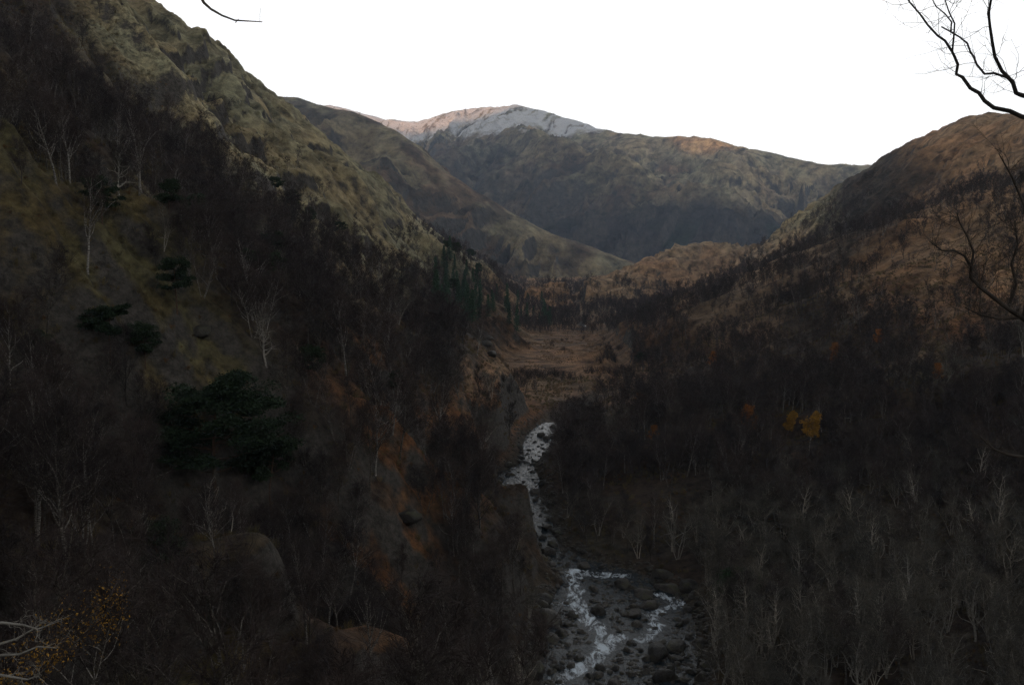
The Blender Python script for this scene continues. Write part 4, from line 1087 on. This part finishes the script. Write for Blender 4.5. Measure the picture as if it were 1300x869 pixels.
# golden-leaved saplings, bottom left
for (px_, py_, Yd, H_, lab, sd) in [(92, 775, 27, 7.5, 'sapling with sparse golden leaves near the bottom left corner', 970), (8, 635, 26, 8.5, 'leafy golden twigs at the left edge above the corner', 971)]:
    top = P(px_, py_, Yd); gz = ground_z([top[0]], [Yd])[0][0]; Hh = (top[2] - gz + 1.0) * .86
    T, C, TB = bare_tree(sd, H=Hh, nprim=12, nsec=5, ntw=6, spread=.6, twlen=.5, low=.55, r0=.07)
    qx, qy, _ = project(TB[:, 0] * math.cos(.5) - TB[:, 1] * math.sin(.5) + top[0], TB[:, 1] * math.cos(.5) + TB[:, 0] * math.sin(.5) + Yd, TB[:, 2] + gz)
    bx = (22, 158, 722, 822) if px_ > 50 else (-30, 40, 600, 662)
    TBm = TB[(qx > bx[0]) & (qx < bx[1]) & (qy > bx[2]) & (qy < bx[3])]
    if len(TBm) < 5: TBm = TB[:40]
    r_ = np.random.default_rng(sd); Lf = Tubes(); k = r_.integers(0, len(TBm), 750)
    Lf.cards(TBm[k] + r_.normal(size=(750, 3)) * .16, .042, r_)
    place('birch_tree', proto('sapling', T, C, M_BIRCH, M_TWIG, (Lf, M_GOLD)), (top[0], Yd, gz), .5, 1, lab, 'sapling')
t4 = bpy.data.objects.new('oak_tree', None); sc.collection.objects.link(t4); t4['label'] = 'pale bare branches reaching in at the bottom left corner'; t4['category'] = 'tree'
base4 = np.array([-12.5, 19., ground_z([-12.5], [19.])[0][0]]); t4.location = tuple(base4); near_tree_inv = base4
T = Tubes(); T.tube([base4 + [0, 0, -.5], base4 + [.1, 0, 2], (-12.4, 19, -6.5), (-12.3, 19, -4)], [.2, .16, .11, .05], 7)
Lm = Tubes(); Tw = Tubes(); D = 19
for ln in ([(-178, 802), (-60, 795), (3, 790), (30, 793), (48, 798), (75, 788)], [(-178, 834), (-50, 830), (3, 816), (22, 810), (42, 798), (60, 785)], [(-178, 852), (-40, 838), (3, 831), (25, 830), (48, 820), (72, 822)], [(-178, 895), (-100, 880), (0, 856), (35, 862), (52, 855)]):
    a = ptube(Lm, ln, D, .045, .009); sub_twigs(Tw, a[2:], 7, .5, .006, r_n, .2, 2)
for nm, Tb, m_ in (('trunk', T, M_LIMB), ('branch', Lm, M_LIMB), ('twigs', Tw, M_LIMB)): link(nm, mesh_from(nm, *rel(Tb), [m_]), t4)
# evergreen bush by the rapids
X, Y, Z = on_ground(935, 775); r_ = np.random.default_rng(5); T, C, TB = shrub(990, H=5, n=30); Lf = Tubes()
g = r_.normal(size=(7000, 3)); g /= np.linalg.norm(g, axis=1)[:, None]; g *= (r_.random((7000, 1)) ** .35) * (1 + .25 * fbm(g[:, 0] * 3, g[:, 1] * 3 + g[:, 2] * 2, 3, 9)[:, None]) * [3.2, 3.0, 3.0]
Lf.cards(g + [0, 0, 2.6], .16, r_)
place('holly_bush', proto('holly', T, C, M_BARK, M_TWIG, (Lf, M_HOLLY)), (X, Y, Z), 0, 55 * Y / F_PX / 5.5, 'rounded dark evergreen bush beside the right end of the rapids', 'bush')

# ------------------------------------------------------------------ haze
def haze():
    import bmesh
    bm = bmesh.new(); bmesh.ops.create_cube(bm, size=1)
    me = bpy.data.meshes.new('haze'); bm.to_mesh(me); bm.free()
    zlo, zhi = min(GZ.min(), Z2.min()) - 5, max(GZ.max(), Z2.max(), ZB.max()) + 20
    o = link('haze', me); o.scale = (15000, 10800, zhi - zlo); o.location = (0, 1500, (zhi + zlo) / 2)
    m = bpy.data.materials.new('haze'); m.use_nodes = True; n = m.node_tree; n.nodes.clear()
    v = n.nodes.new('ShaderNodeVolumePrincipled'); v.inputs['Color'].default_value = (.60, .76, 1, 1); v.inputs['Density'].default_value = HAZE; v.inputs['Anisotropy'].default_value = .2
    out = n.nodes.new('ShaderNodeOutputMaterial'); n.links.new(v.outputs[0], out.inputs['Volume'])
    me.materials.append(m); o['kind'] = 'stuff'; o['label'] = 'thin blue haze filling the glen'; o['category'] = 'haze'
HAZE = 0.000065
haze()

# ------------------------------------------------------------------ labels: tell members of small look-alike sets apart by their order
bpy.context.view_layer.update()
by = {}
for o in sc.objects:
    if o.parent is None and o.get('label') and o.get('category') in ('tree', 'boulder', 'spruce tree', 'shrub'): by.setdefault(o['label'], []).append(o)
ORD = ['leftmost', 'second from left', 'third from left', 'fourth from left', 'fifth from left', 'sixth from left']
ORR = ['rightmost', 'second from right', 'third from right', 'fourth from right', 'fifth from right', 'sixth from right']
ROWS = ['front row', 'second row', 'third row', 'fourth row', 'fifth row', 'sixth row', 'seventh row']
for lab, os_ in by.items():
    n = len(os_)
    if n < 2: continue
    os_.sort(key=lambda q: q.location[1]); nb = max(1, math.ceil(n / 11)); nb = min(nb, 7)
    for b_ in range(nb):
        row = os_[b_ * n // nb:(b_ + 1) * n // nb]; m = len(row)
        row.sort(key=lambda q: float(project(q.location[0], q.location[1], q.location[2])[0]))
        for k, o in enumerate(row):
            if m == 1: t_ = ''
            elif m == 2: t_ = ['left one', 'right one'][k]
            elif m == 3: t_ = ['leftmost', 'middle one', 'rightmost'][k]
            elif m > 12: t_ = ''
            else: t_ = ORD[k] if k < (m + 1) // 2 else ORR[m - 1 - k]
            rw = '' if nb == 1 else ROWS[b_] if b_ < nb - 1 else 'back row'
            o['label'] = ', '.join(x for x in (lab, t_ + (' of ' if t_ and rw else '') + rw) if x)
